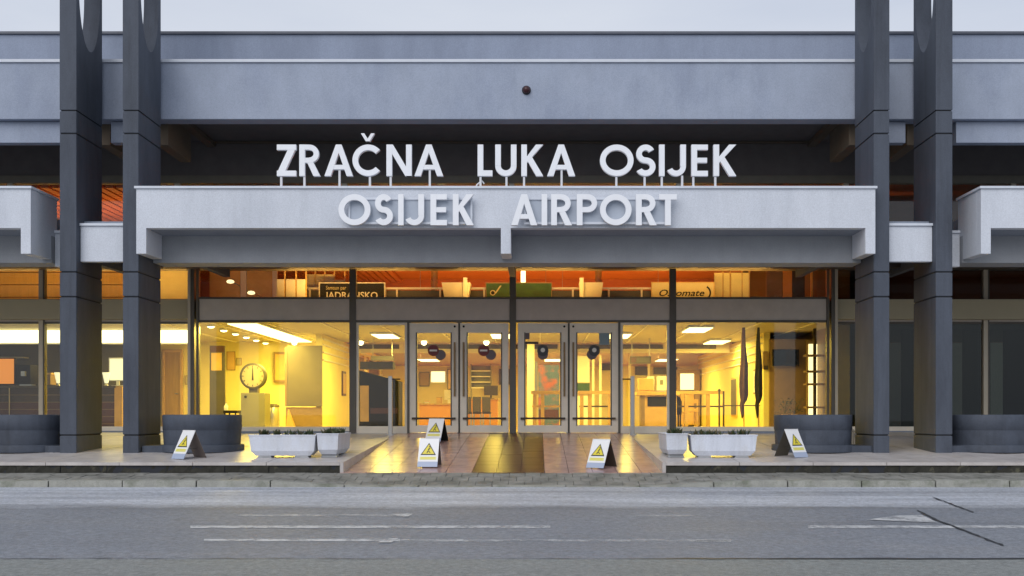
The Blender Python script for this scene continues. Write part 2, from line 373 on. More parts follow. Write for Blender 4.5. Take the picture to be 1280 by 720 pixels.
# long seam between the two asphalt lanes
mb = MB(); X = -13.0; n = 0
while X < 13:
    w = 0.004 + 0.024*max(0, min(1, (X-0.5)/3)) + random.uniform(-.004, .006); yc = 8.85 + random.uniform(-.012, .012)
    mb.v += [(X, yc-w, road_z(yc-w)+0.006), (X, yc+w, road_z(yc+w)+0.006)]; n += 1; X += 0.22
mb.f = [(2*i, 2*i+2, 2*i+3, 2*i+1) for i in range(n-1)]; mb.sm = [False]*(n-1)
mb.build('lane_seam', 'tar', road)

# kerb: one metre stones, dropped in front of the ramp
DROP = (px(450, YK), px(822, YK)); TR = 1.15
def drop(x):                                        # 1 where the kerb is down
    if x < DROP[0]: return max(0.0, 1 - (DROP[0]-x)/TR)
    if x > DROP[1]: return max(0.0, 1 - (x-DROP[1])/TR)
    return 1.0
def kerb_top(x): return 0.088 - 0.076*drop(x)
kerb = MB().box(-19, 18, YK+0.03, YK+0.13, -0.15, -0.012).build('kerb', 'joint_dark', kind='structure')
kerb['label'] = 'weathered grey kerb of long stones along the road edge'; kerb['category'] = 'kerb'
x0 = px(152.5, YK) - 12
for i in range(40):
    a = x0 + i*1.0 + 0.009; b_ = a + 0.982
    if a > 18: break
    random.seed(i*3+1); j = random.uniform(-.006, .006); jy = random.uniform(-.008, .008)
    mb = MB(); zb = -0.12; segs = 4
    for k in range(segs):
        u, v = a+(b_-a)*k/segs, a+(b_-a)*(k+1)/segs; zu, zv = kerb_top(u)+j, kerb_top(v)+j
        mb.hexa([(u,YK+jy,zb),(v,YK+jy,zb),(v,YK+.15,zb),(u,YK+.15,zb)], [(u,YK+jy+.012,zu),(v,YK+jy+.012,zv),(v,YK+.15,zv+.006),(u,YK+.15,zu+.006)])
    bm = bmesh.new()
    o = mb.build('kerb_stone', 'kerb_stone', kerb)
# paver strip between kerb and step
def strip_z(x, y):
    t = (y - YK - 0.155) / (YS - YK - 0.155); return (kerb_top(x) + 0.004)*(1-t) + 0.146*t
pav = MB()
vsx = [-19 + 0.5*i for i in range(75)]
for x in vsx: pav.v += [(x, YK+.15, strip_z(x, YK+.155)-.02), (x, YS+.05, strip_z(x, YS)-.02)]
pav.f = [(2*i, 2*i+2, 2*i+3, 2*i+1) for i in range(74)]; pav.sm = [False]*74
pav = pav.build('paver_strip', 'joint_soil', kind='structure'); pav['label'] = 'narrow strip of small grey concrete pavers behind the kerb'; pav['category'] = 'pavement'
rows = 3; ya = YK + 0.162; pl = (YS - 0.006 - ya)/rows
for r in range(rows):
    for i in range(98):
        u = -11.2 + i*0.225 + (0.11 if r % 2 else 0); v = u + 0.218; a = ya + r*pl; b_ = a + pl - 0.008; random.seed(r*500+i); j = random.uniform(-.005, .004)
        z = [strip_z(q, w)+j for q, w in ((u,a),(v,a),(v,b_),(u,b_))]
        MB().hexa([(u,a,z[0]-.05),(v,a,z[1]-.05),(v,b_,z[2]-.05),(u,b_,z[3]-.05)], [(u,a,z[0]),(v,a,z[1]),(v,b_,z[2]),(u,b_,z[3])]).build('paver', 'paver', pav)

# raised walk of stone slabs
RW = 2.35; YR = 19.4; YM = 17.15
walk = MB()
for a, b_ in ((-19, XC-RW), (XC+RW, 18)):
    y0, y1 = YS+0.03, YG+0.6
    walk.hexa([(a,y0,-.1),(b_,y0,-.1),(b_,y1,-.1),(a,y1,-.1)], [(a,y0,walk_z(y0)-.05),(b_,y0,walk_z(y0)-.05),(b_,y1,walk_z(y1)-.05),(a,y1,walk_z(y1)-.05)])
y0, y1 = YR, YG+0.6; a, b_ = XC-RW, XC+RW
walk.hexa([(a,y0,-.1),(b_,y0,-.1),(b_,y1,-.1),(a,y1,-.1)], [(a,y0,walk_z(y0)-.05),(b_,y0,walk_z(y0)-.05),(b_,y1,walk_z(y1)-.05),(a,y1,walk_z(y1)-.05)])
walk = walk.build('walkway', 'joint_dark', kind='structure'); walk['label'] = 'raised stone walkway along the glass front of the terminal'; walk['category'] = 'walkway'
def slab(name, m, a, b_, y0, y1, zf, t, parent, gap=0.004):
    a += gap; b_ -= gap; y0 += gap; y1 -= gap; j = random.uniform(-.0012, .0012)
    return MB().hexa([(a,y0,zf(y0)-t),(b_,y0,zf(y0)-t),(b_,y1,zf(y1)-t),(a,y1,zf(y1)-t)], [(a,y0,zf(y0)+j),(b_,y0,zf(y0)+j),(b_,y1,zf(y1)+j),(a,y1,zf(y1)+j)]).build(name, m, parent)
yrows = [YS + (YM-YS)*i/3 for i in range(4)] + [YM + (YG+0.5-YM)*i/4 for i in range(1, 5)]
for r in range(7):
    y0, y1 = yrows[r], yrows[r+1]
    for side in (-1, 1):
        for i in range(15):
            a, b_ = XC + side*(RW + i*1.06), XC + side*(RW + (i+1)*1.06)
            slab('paving_slab', 'walk_slab', min(a,b_), max(a,b_), y0, y1, walk_z, 0.045, walk)
# riser: irregular mossy blocks under the slab edge
for side in (-1, 1):
    i = 0; x = RW
    while x < 16:
        random.seed(77 + i*2 + (side > 0)); w = random.uniform(0.55, 1.15)
        a, b_ = XC+side*x, XC+side*(x+w-0.012); lo, hi = min(a,b_), max(a,b_); j = random.uniform(0.004, 0.022)
        nx = max(2, int((hi-lo)/.08)); mb = MB(); zt_ = walk_z(YS)-.046; G = []
        for q in range(nx+1):
            for zi in range(4): G.append((lo+(hi-lo)*q/nx, YS+j+random.uniform(-.012,.02)+.012*(zi in (0,3)), -.05+(zt_+.05)*zi/3))
        mb.add(G, [(4*q+zi, 4*q+4+zi, 4*q+5+zi, 4*q+1+zi) for q in range(nx) for zi in range(3)])
        mb.build('riser_block', 'riser', walk); x += w; i += 1
# ramp
def ramp_z(Y): return 0.146 + (walk_z(YR)-0.146)*(Y-YS)/(YR-YS)
ramp = MB().hexa([(XC-RW,YS,-.1),(XC+RW,YS,-.1),(XC+RW,YR,-.1),(XC-RW,YR,-.1)], [(XC-RW,YS,ramp_z(YS)-.03),(XC+RW,YS,ramp_z(YS)-.03),(XC+RW,YR,ramp_z(YR)-.03),(XC-RW,YR,ramp_z(YR)-.03)]).build('entrance_ramp', 'joint_dark', kind='structure')
ramp['label'] = 'reddish tiled ramp rising from the kerb to the doors'; ramp['category'] = 'ramp'
LANE = (-.95, .10)
COLS = [XC-RW + (LANE[0]-XC+RW)*i/5 for i in range(5)] + [LANE[0] + (LANE[1]-LANE[0])*i/3 for i in range(3)] + [LANE[1] + (XC+RW-LANE[1])*i/5 for i in range(6)]
def stone(a): return 'dark_slab' if LANE[0]-.01 < a < LANE[1]-.01 else 'red_slab'
for r in range(11):
    for a, b_ in zip(COLS, COLS[1:]):
        slab('ramp_tile', stone(a), a, b_, YS+(YR-YS)*r/11, YS+(YR-YS)*(r+1)/11, ramp_z, 0.025, ramp, 0.003)
for r in range(4):
    for a, b_ in zip(COLS, COLS[1:]):
        slab('landing_tile', stone(a), a, b_, YR+(YG+.5-YR)*r/4, YR+(YG+.5-YR)*(r+1)/4, walk_z, 0.045, walk, 0.003)
for side in (-1, 1):                                # pinkish cheek walls of the ramp cut
    a, b_ = XC+side*RW, XC+side*(RW-0.05); lo, hi = min(a,b_), max(a,b_)
    MB().hexa([(lo,YS+.01,0),(hi,YS+.01,0),(hi,YR,0),(lo,YR,0)], [(lo,YS+.01,walk_z(YS)+.002),(hi,YS+.01,walk_z(YS)+.002),(hi,YR,walk_z(YR)+.004),(lo,YR,walk_z(YR)+.004)]).build('ramp_cheek', 'walk_slab', ramp)

# ------------------------------------------------------------------ terminal building
bld = thing('terminal_building', (XC, 18.5, walk_z(18.5)), 'long grey concrete airport terminal with glazed entrance, canopies and tall pillars', 'building')
HW = 18.5
# pillars
def pillar(xa, xb):
    Y0, Y1 = YP, 17.2; core = MB().box(xa+.018, xb-.018, Y0+.018, Y1-.018, walk_z(YP)-.1, 5.9).build('pillar', 'joint_dark', bld)
    zs = [walk_z(YP)-0.02, 0.658, 2.854, 3.247, 5.443, 5.81]
    for i in range(5):
        lo = zs[i] + (0.0 if i == 0 else 0.011); hi = zs[i+1] - 0.011
        box('pillar_block', 'pillar_concrete', xa, xb, Y0, Y1, lo, hi, core, bevel=0.008)
    # crowning block with the tall oval opening
    zt, zb = 9.7, 5.821; cy, cz, ra, rb = (Y0+Y1)/2, 7.93, 0.395, 1.02; n = 64; vs = []; fs = []
    for i in range(n):
        a = 2*math.pi*i/n; ey, ez = cy+ra*math.cos(a), cz+rb*math.sin(a)
        dy, dz = math.cos(a)*ra, math.sin(a)*rb
        k = min(((Y1-Y0)/2)/abs(dy) if abs(dy) > 1e-6 else 1e9, ((zt-cz) if dz > 0 else (cz-zb))/abs(dz) if abs(dz) > 1e-6 else 1e9)
        oy, oz = cy+dy*k, cz+dz*k
        vs += [(xa,ey,ez),(xa,oy,oz),(xb,ey,ez),(xb,oy,oz)]
    # snap nearest samples to the four corners
    for (qy, qz) in ((Y0,zb),(Y1,zb),(Y0,zt),(Y1,zt)):
        i = min(range(n), key=lambda i: (vs[4*i+1][1]-qy)**2 + (vs[4*i+1][2]-qz)**2)
        vs[4*i+1] = (xa,qy,qz); vs[4*i+3] = (xb,qy,qz)
    for i in range(n):
        j = (i+1) % n; A, B = 4*i, 4*j
        fs += [(A,A+1,B+1,B),(A+2,B+2,B+3,A+3),(A,B,B+2,A+2),(A+1,A+3,B+3,B+1)]
    MB().add(vs, fs).build('pillar_crown', 'pillar_concrete', core)
for s in (-1, 1):
    for r0, r1 in ((5.83, 6.08), (6.815, 7.08)):
        a, b_ = XC+s*r0, XC+s*r1; pillar(min(a,b_), max(a,b_))
# roof fascia, parapet
YF = 17.3
f = box('fascia', 'fascia_paint', XC-HW, XC+HW, YF, YF+.3, 5.977, 6.93, bld, bevel=0.01)
box('fascia_trim', 'coping_metal', XC-HW, XC+HW, YF-.03, YF+.33, 6.932, 6.985, f, bevel=0.006)
p = box('roof_parapet', 'parapet_paint', XC-HW, XC+HW, 18.3, 18.6, 6.6, 7.78, bld)
box('parapet_coping', 'dark_coping', XC-HW, XC+HW, 18.26, 18.64, 7.782, 7.825, p)
box('roof_slab', 'soffit_concrete', XC-HW, XC+HW, 17.62, 37, 6.3, 6.58, bld)
for s in (-1, 1):
    for r0, r1 in ((6.13, 6.76), (7.62, HW)):
        a, b_ = XC+s*r0, XC+s*r1; box('lower_fascia', 'fascia_paint', a, b_, YF+.12, YF+.29, 5.61, 5.972, bld, bevel=0.008)
    for r0, r1 in ((5.86, 6.06), (6.85, 7.05)):
        a, b_ = XC+s*r0, XC+s*r1; q = box('girder', 'girder_concrete', a, b_, YF+.31, 18.8, 5.62, 6.24, bld, bevel=0.01)
    a, b_ = XC+s*5.70, XC+s*5.85; box('girder_trim', 'girder_concrete', a, b_, YF+.35, 19.72, 6.14, 6.235, bld)
box('upper_soffit', 'soffit_dark', XC-HW, XC+HW, YF+.31, 19.74, 6.25, 6.29, bld)
box('soffit_trim', 'girder_concrete', XC-5.7, XC+5.7, 19.66, 19.72, 6.205, 6.235, bld)
# dark sensor lamp on the fascia
sn = thing('fascia_sensor', (px(658,YF), YF, pz(113,YF)), 'tiny dark red dome sensor fixed to the upper grey fascia', 'sensor')
MB().lathe([(0.075,0.0),(0.075,-.02)], (px(658,YF), YF-.001, pz(113,YF)), 20, 'y').build('back_plate', 'joint_dark', sn)
MB().lathe([(0.062,-.021),(0.055,-.06),(0.03,-.085),(0.005,-.09)], (px(658,YF), YF, pz(113,YF)), 20, 'y').build('dome', 'sensor_red', sn)

# upper storey
YU = 19.75
box('upper_wall', 'soffit_dark', XC-HW, XC+HW, YU, YU+.15, 5.60, 6.248, bld)
box('upper_band', 'band_metal', XC-HW, XC+HW, YU-.03, YU+.12, 5.45, 5.595, bld)
BAY = 3.226
for k in range(-5, 6):
    box('upper_mullion', 'mullion_light', XC+k*BAY-.05, XC+k*BAY+.05, YU-.01, YU+.10, 3.96, 5.448, bld)
for k in range(-5, 5):
    box('upper_glass_pane', 'glass', XC+k*BAY+.055, XC+(k+1)*BAY-.055, YU+.04, YU+.05, 3.97, 5.445, bld)

# canopies
YC = 16.1; SOF = 3.919
def canopy(xa, xb, ends, fins):
    body = MB().box(xa, xb, YC, YC+.16, SOF, 4.535)
    c = body.build('canopy', 'canopy_paint', bld)
    box('coping', 'coping_metal', xa-(.025 if ends[0] else 0), xb+(.025 if ends[1] else 0), YC-.03, YC+.2, 4.537, 4.575, c, bevel=0.004)
    box('canopy_roof', 'soffit_concrete', xa+.162, xb-.162, YC+.165, 19.70, SOF+.01, 4.30, c)
    for fx in fins:
        a, b_ = fx
        ym = 16.78
        MB().hexa([(a,YC,3.516),(b_,YC,3.516),(b_,ym,3.53),(a,ym,3.53)], [(a,YC,SOF),(b_,YC,SOF),(b_,ym,SOF),(a,ym,SOF)]).build('fin', 'canopy_paint', c)
        a += .02; b_ -= .02
        MB().hexa([(a,17.29,3.72),(b_,17.29,3.72),(b_,20.55,3.745),(a,20.55,3.745)], [(a,17.29,SOF-.006),(b_,17.29,SOF-.006),(b_,20.55,SOF-.006),(a,20.55,SOF-.006)]).build('fin_tail', 'tail_shade', c)
    for e, fx in zip(ends, (xa, xb)):
        if e:
            w = .16 if fx == xa else -.16; lo, hi = min(fx, fx+w), max(fx, fx+w)
            box('end_cheek', 'canopy_paint', lo, hi, YC+.165, 16.98, SOF, 4.535, c)
            box('end_coping', 'coping_metal', lo-(.025 if fx == xa else 0), hi+(.025 if fx == xb else 0), YC+.205, 17.0, 4.537, 4.575, c)
    box('soffit', 'soffit_concrete', xa+.161, xb-.161, YC+.165, 16.80, SOF-.004, SOF+.006, c)
    box('edge_web', 'web_concrete', xa+.002, xb-.002, 16.801, 17.28, 3.475, SOF+.005, c, bevel=0.006)
    box('rear_soffit', 'soffit_concrete', xa+.002, xb-.002, 17.281, 19.70, SOF-.004, SOF+.006, c)
FW = 0.155
canopy(XC-5.81, XC+5.81, (True, True), ((XC-5.81, XC-5.81+FW), (XC-FW/2, XC+FW/2), (XC+5.81-FW, XC+5.81)))
for s in (-1, 1):
    a, b_ = XC+s*7.47, XC+s*18.3; lo, hi = min(a,b_), max(a,b_)
    canopy(lo, hi, (True, True), ((lo, lo+FW), ((lo+hi)/2-FW/2, (lo+hi)/2+FW/2), (hi-FW, hi)))
    a, b_ = XC+s*6.085, XC+s*6.81; q = box('link_parapet', 'canopy_paint', a, b_, 16.37, 16.5, 3.43, 4.0, bld, bevel=0.008)
    box('coping', 'coping_metal', a, b_, 16.34, 16.53, 4.002, 4.04, q)
    a, b_ = XC+s*7.085, XC+s*7.465; q = box('link_parapet', 'canopy_paint', a, b_, 16.9, 17.03, 3.43, 3.98, bld)
    box('coping', 'coping_metal', a, b_, 16.87, 17.06, 3.982, 4.02, q)
    a, b_ = XC+s*5.815, XC+s*7.465
    box('link_slab', 'soffit_concrete', a, b_, 17.25, 19.69, 3.925, 4.1, bld)
    a, b_ = XC+s*6.085, XC+s*6.81
    box('link_slab', 'soffit_concrete', a, b_, 16.51, 17.24, 3.925, 4.1, bld)
# header beam over the glass
box('header_beam', 'dark_brown', XC-HW, XC+HW, 19.72, 19.95, 3.825, 4.12, bld)
box('glass_head', 'mullion', XC-HW, XC+HW, 19.96, 21.15, 3.96, 4.10, bld)

# ground floor glazing
Z_SILL0, Z_SP0, Z_SP1, Z_HEAD = FLOOR-.02, 2.866, 3.35, 3.955
def post(x, y, w=.13, d=.14, m='mullion', z0=None):
    return box('mullion', m, x-w/2, x+w/2, y-.03, y-.03+d, z0 if z0 is not None else Z_SILL0, Z_HEAD, bld)
def bay(xa, xb, Y, g, lower=True):
    sp = box('spandrel_panel', 'spandrel', xa, xb, Y, Y+.06, Z_SP0+.03, Z_SP1-.03, bld)
    box('spandrel_rail', 'mullion', xa, xb, Y-.015, Y+.07, Z_SP1-.029, Z_SP1+.012, sp)
    box('spandrel_rail', 'mullion', xa, xb, Y-.015, Y+.07, Z_SP0-.015, Z_SP0+.029, sp)
    box('glass_pane', g, xa+.001, xb-.001, Y+.02, Y+.03, Z_SP1+.013, Z_HEAD-.001, bld)
    if lower:
        box('glass_pane', g, xa+.001, xb-.001, Y+.02, Y+.03, Z_SILL0+.15, Z_SP0-.016, bld)
        box('window_sill', 'door_frame', xa, xb, Y-.02, Y+.08, Z_SILL0+.06, Z_SILL0+.149, bld)
        box('plinth', 'soffit_concrete', xa, xb, Y-.01, Y+.07, Z_SILL0-.1, Z_SILL0+.059, bld)
MX = [XC + k*BAY for k in range(-2, 3)]
for x in MX[1:4]: post(x, YG, .13)
for x in (MX[0], MX[4]):
    post(x, YG, .07, .16, 'mullion')
    s = -1 if x < XC else 1
    post(x - s*.10, YG+.002, .05, .1, 'mullion'); post(x + s*.065, YG-.01, .055, .1, 'mullion_light')  # pale outer post paints the lit edge of the corner mullion
bay(MX[0]+.13, MX[1]-.065, YG, 'glass'); bay(MX[3]+.065, MX[4]-.13, YG, 'glass')
bay(MX[1]+.065, MX[2]-.065, YG, 'glass', False); bay(MX[2]+.065, MX[3]-.065, YG, 'glass', False)
for s in (-1, 1):                                   # glass returns and set back side bays
    x = XC + s*2*BAY; YB = YG + .35
    box('return_glass', 'glass', x-.005, x+.005, YG+.14, YB-.04, Z_SILL0, Z_HEAD, bld)
    for k in range(2, 6):
        a, b_ = XC + s*(k*BAY + .07), XC + s*((k+1)*BAY - .07); lo, hi = min(a,b_), max(a,b_)
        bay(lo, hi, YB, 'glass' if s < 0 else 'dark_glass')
        if k > 2: post(XC+s*k*BAY, YB, .085, .14, 'mullion_light'); post(XC+s*k*BAY + .06, YB+.002, .03, .12, 'mullion')
# side lights and doors in the two middle bays
def frame(name, m, xa, xb, Y, z0, z1, st, top, bot, d=.06, parent=None):
    mb = MB().box(xa, xa+st, Y, Y+d, z0, z1).box(xb-st, xb, Y, Y+d, z0, z1).box(xa+st, xb-st, Y, Y+d, z1-top, z1).box(xa+st, xb-st, Y, Y+d, z0, z0+bot)
    return mb.build(name, m, parent or bld)
zd0, zd1 = FLOOR-.01, 2.848
for s, (xa, xb) in ((-1, (MX[1]+.066, px(509,YG))), (1, (px(775.5,YG), MX[3]-.066))):
    q = frame('side_light', 'door_frame', xa, xb, YG+.01, zd0, zd1, .05, .05, .15)
    box('glass_pane', 'glass', xa+.05, xb-.05, YG+.035, YG+.045, zd0+.15, zd1-.05, q)
    e = xb if s < 0 else xa
    box('mullion', 'mullion', e-.045 if s > 0 else e+.001, e-.001 if s > 0 else e+.045, YG-.02, YG+.1, zd0, zd1, bld)
doors = []
for a in (574, 711, 642, 510, 774.5): box('door_stop', 'mullion', px(a,YG)-.05, px(a,YG)+.05, YG+.066, YG+.10, zd0, zd1, bld)
for i, (a, b_) in enumerate(((511.5,573),(575,636),(647,710),(712,773))):
    xa, xb = px(a,YG)+.004, px(b_,YG)-.004
    d = frame('door', 'door_frame', xa, xb, YG+.005, zd0+.02, zd1-.01, .155, .20, .15, .055)
    doors.append((d, xa, xb))
    box('glass_pane', 'glass', xa+.155, xb-.155, YG+.03, YG+.038, zd0+.17, zd1-.21, d)
    box('glazing_bead', 'mullion', xa+.13, xa+.154, YG-.003, YG+.004, zd0+.16, zd1-.20, d); box('glazing_bead', 'mullion', xb-.154, xb-.13, YG-.003, YG+.004, zd0+.16, zd1-.20, d)
    zb = pz(523,YG); MB().tube((xa+.06, YG-.06, zb), (xb-.06, YG-.06, zb), .02).box(xa+.055,xa+.08,YG-.06,YG+.004,zb-.02,zb+.02).box(xb-.08,xb-.055,YG-.06,YG+.004,zb-.02,zb+.02).build('push_bar', 'dark_brown', d)
    hx = xb-.07 if i % 2 == 0 else xa+.07
    MB().box(hx-.018, hx+.018, YG-.05, YG-.02, zd0+.75, zd1-.4).box(hx-.02,hx+.02,YG-.02,YG+.004,zd0+.85,zd0+.9).box(hx-.02,hx+.02,YG-.02,YG+.004,zd1-.6,zd1-.55).build('pull_handle', 'brown_panel', d)
    MB().lathe([(0.022,0),(0.022,-.012)], (hx, YG+.004, zd1-.08), 12, 'y').build('pivot_cap', 'black', d)
def disc(name, m, x, y, r, yy, par): return MB().lathe([(r,0),(r,-.003)], (px(x,YG), yy, pz(y,YG)), 24, 'y', False).build(name, m, par)
yq = YG+.0295
for i, x in ((0, 541.5), (1, 604.5)):
    disc('grey_round_sticker', 'sticker_grey', x+9, 443.5, .105, yq, doors[i][0]); disc('no_entry_sticker', 'sticker_red', x, 438, .115, yq-.004, doors[i][0])
    box('sticker_bar', 'paper', px(x,YG)-.075, px(x,YG)+.075, yq-.0095, yq-.0075, pz(438,YG)-.018, pz(438,YG)+.018, doors[i][0])
for i, x in ((2, 678.5), (3, 743)):
    disc('dark_round_sticker', 'sticker_grey', x-(3 if i == 3 else 0), 443, .105, yq, doors[i][0]); disc('dark_round_sticker', 'sticker_dark', x, 438, .115, yq-.004, doors[i][0])
    disc('sticker_centre', 'paper', x, 437.5, .045, yq-.008, doors[i][0])
box('blue_sticker', 'sticker_blue', px(749,YG), px(762,YG), yq-.002, yq, pz(431,YG), pz(413,YG), doors[3][0])
box('pink_sticker', 'sticker_grey', px(656,YG), px(662,YG), yq-.002, yq, pz(424,YG), pz(416,YG), doors[2][0])
box('small_notice', 'dark_brown', px(656,YG), px(673,YG), yq-.002, yq, pz(430,YG), pz(427,YG), doors[2][0])
# ------------------------------------------------------------------ interior shell
IL, IR, YB_ = XC-HW, XC+HW, 34.0
box('hall_floor', 'hall_floor', IL, IR, YG+.09, YB_, FLOOR-.2, FLOOR, bld)
box('rear_wall', 'cream_wall', IL, IR, YB_+.01, YB_+.2, FLOOR, 3.4, bld); box('upper_rear_wall', 'red_slat', IL, IR, YB_+.01, YB_+.2, 3.401, 5.6, bld)
box('end_wall', 'yellow_wall', IL, IL+.15, 21.2, YB_, FLOOR, 5.6, bld)
box('upper_ceiling', 'red_slat', IL, IR, YU+.16, YB_, 5.50, 5.60, bld)
for i in range(68):
    x = IL + 0.3 + i*0.21
    if x > 6.3: break
    box('ceiling_slat', 'red_slat', x, x+.15, YU+.17, YB_, 5.40, 5.46, bld)
mz = box('mezzanine_slab', 'ceiling_tile', IL, IR, YG+.12, 27.3, 2.93, 3.33, bld)
for i in range(14):                                 # ceiling panel joints as raised strips
    x = -8 + i*1.15; box('ceiling_batten', 'cream_wall', x, x+.03, YG+.3, 27.2, 2.905, 2.929, mz)
box('bulkhead', 'cream_wall', -5.1, 5.25, 28.0, 28.12, pz(441,28), 3.3, bld)
for i in range(7):
    a = 447+i*66; g_ = pbox('air_grille', 'dark_panel', a, a+52, 430.5, 436, 27.97, .02, bld)
box('side_wall', 'yellow_wall', -5.32, -5.17, 24.55, YB_, FLOOR, 2.93, bld)
box('side_wall', 'yellow_wall', 5.32, 5.47, 24.1, YB_, FLOOR, 2.93, bld)
pbox('end_panel', 'brown_panel', 962, 1022, 424, 540, 24.0, .1, bld)
box('partition', 'brown_panel', 6.45, 6.6, 21.15, YB_, FLOOR, 2.93, bld)
box('partition', 'dark_brown', 6.45, 6.6, 21.15, YB_, 3.33, 5.5, bld)
box('back_partition', 'yellow_wall', px(196,27.3), -5.33, 27.31, 27.45, FLOOR, 3.28, bld)
pbox('dado', 'cream_banner', 447, 905, 457, 545, 33.9, .1, bld)
# timber lining of the upper storey on the left
for i in range(5):
    box('timber_board', 'ochre_wood', IL+.2, px(190,23), 23.0, 23.08, 3.36+i*.28, 3.36+i*.28+.262, bld)
box('upper_side_wall', 'yellow_wall', px(190.5,23), px(246,23), 23.0, 23.08, 3.335, 5.39, bld)
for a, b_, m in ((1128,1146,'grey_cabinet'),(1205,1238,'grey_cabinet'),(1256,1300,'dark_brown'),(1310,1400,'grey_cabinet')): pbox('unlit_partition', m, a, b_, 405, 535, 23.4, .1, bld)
# lamps of the hall, with added fill lamps among them
WARM = (1.0, 0.71, 0.115)
def area(parent, loc, sx, sy, w, colr=WARM, rot=(0,0,0)):
    d = bpy.data.lights.new('lamp_light', 'AREA'); d.shape = 'RECTANGLE'; d.size = sx; d.size_y = sy; d.energy = w; d.color = colr
    o = bpy.data.objects.new('lamp_light', d); col.objects.link(o); o.location = loc; o.rotation_euler = rot; o.parent = parent
    if parent.type == 'EMPTY': o.matrix_parent_inverse = Matrix.Translation(-parent.location)
    return o
def ceiling_lamp(x0, x1, y0, y1, z, w, label, group=None, m='lamp_white'):
    t = thing('ceiling_lamp', ((x0+x1)/2, (y0+y1)/2, z), label, 'lamp', group)
    box('housing', 'white_metal', x0-.03, x1+.03, y0-.03, y1+.03, z-.045, z-.001, t)
    box('diffuser', m, x0, x1, y0, y1, z-.06, z-.046, t)
    if w: area(t, ((x0+x1)/2, (y0+y1)/2, z-.07), x1-x0, y1-y0, w)
    return t
ceiling_lamp(-6.45, -5.85, 21.3, 26.5, 2.93, 440, 'long bright fluorescent ceiling panel over the round dial scale', m='lamp_white')
for k, (x0, y0) in enumerate(((-3.9,24.0),(-1.1,24.0),(1.7,24.0),(3.3,22.2),(4.4,26.0))):  # added lamps that fill the hall with light
    ceiling_lamp(x0, x0+.5, y0, y0+1.2, 2.925, 145, 'added warm fill lamp on the lower hall ceiling behind the doors', 'added hall ceiling lamps')
def uplight(x0, x1, y, w, label, group=None):  # added lamps, out of view, that brighten the gallery and its ceiling
    t = thing('added_uplight', ((x0+x1)/2, y, 3.33), label, 'lamp', group)
    box('trough', 'white_metal', x0, x1, y-.1, y+.1, 3.331, 3.40, t); box('diffuser', 'light_box', x0+.02, x1-.02, y-.08, y+.08, 3.401, 3.41, t)
    area(t, ((x0+x1)/2, y, 3.42), x1-x0, .16, w, (1.0, 0.52, 0.11), (math.pi, 0, 0))
for x0 in (-5.2, -1.6, 2.2): uplight(x0, x0+2.6, 21.35, 80, 'added fill uplight low on the gallery floor just behind the glass', 'added uplights behind the glass')
for x0 in (-5.2, -1.6, 2.2): uplight(x0, x0+2.6, 26.9, 60, 'added low fill uplight along the rear edge of the gallery floor', 'added uplights on the rear gallery edge')
uplight(-12.5, -7.3, 21.9, 85, 'added low fill uplight in front of the upstairs timber boards')
for x0 in (-3.6, 0.2, 3.6):  # added pendants; their upward lights brighten the red ceiling
    t = thing('added_pendant', (x0+.3, 31, 2.6), 'added wide fill lamp hanging low in the rear hall behind the check-in desks', 'lamp', 'added hanging lamps in the rear hall')
    box('housing', 'white_metal', x0, x0+.6, 30.4, 31.6, 2.65, 2.70, t); box('diffuser', 'lamp_white', x0+.02, x0+.58, 30.42, 31.58, 2.64, 2.649, t)
    for xx in (x0+.05, x0+.55): box('rod', 'steel', xx-.008, xx+.008, 30.99, 31.01, 2.701, 5.5, t)
    area(t, (x0+.3, 31, 2.63), .6, 1.2, 150); area(t, (x0+.3, 31, 2.71), .6, 1.2, 60, (1.0, .52, .11), (math.pi, 0, 0))
ceiling_lamp(-11.5, -8.2, 24.0, 24.5, 2.925, 90, 'added ceiling strip lamp hidden above the bar counter')  # added lamp, hidden behind the glowing band
for k in range(6):
    Y = 22.1 + k*1.0; x = -7.05 - .03*k
    t = thing('spot_lamp', (x, Y, 2.93), 'small round spot lamp in the row beside the long ceiling panel', 'lamp', 'spot lamps in a row')
    MB().lathe([(.09,-.001),(.09,-.04)], (x,Y,2.93), 20).build('ring', 'white_metal', t); MB().lathe([(.075,-.041),(.06,-.06),(.02,-.07)], (x,Y,2.93), 20).build('bulb', 'lamp_spot', t)
for k, xx in enumerate((368, 451, 530, 608)):
    Y = 26.9; x, z = px(xx,Y), pz(428,Y)
    t = thing('globe_lamp', (x, Y, 2.93), 'small glowing globe lamp hanging at the rear edge of the hall ceiling', 'lamp', 'globe lamps along the ceiling edge')
    MB().tube((x,Y,z+.05),(x,Y,2.93),.012).build('stem', 'steel', t)
    MB().lathe([(.012,-.075),(.05,-.06),(.078,0),(.05,.06),(.012,.075)], (x,Y,z), 18).build('globe', 'lamp_spot', t)
# cove light above the bar
lb = thing('light_band', (px(45,23.2), 23.2, pz(428,23.2)), 'long glowing light band high on the wall behind the bar', 'light')
pbox('housing', 'white_metal', -200, 246, 412, 430, 23.25, .1, lb); pbox('diffuser', 'lamp_white', -197, 244, 413, 428, 23.2, .045, lb)

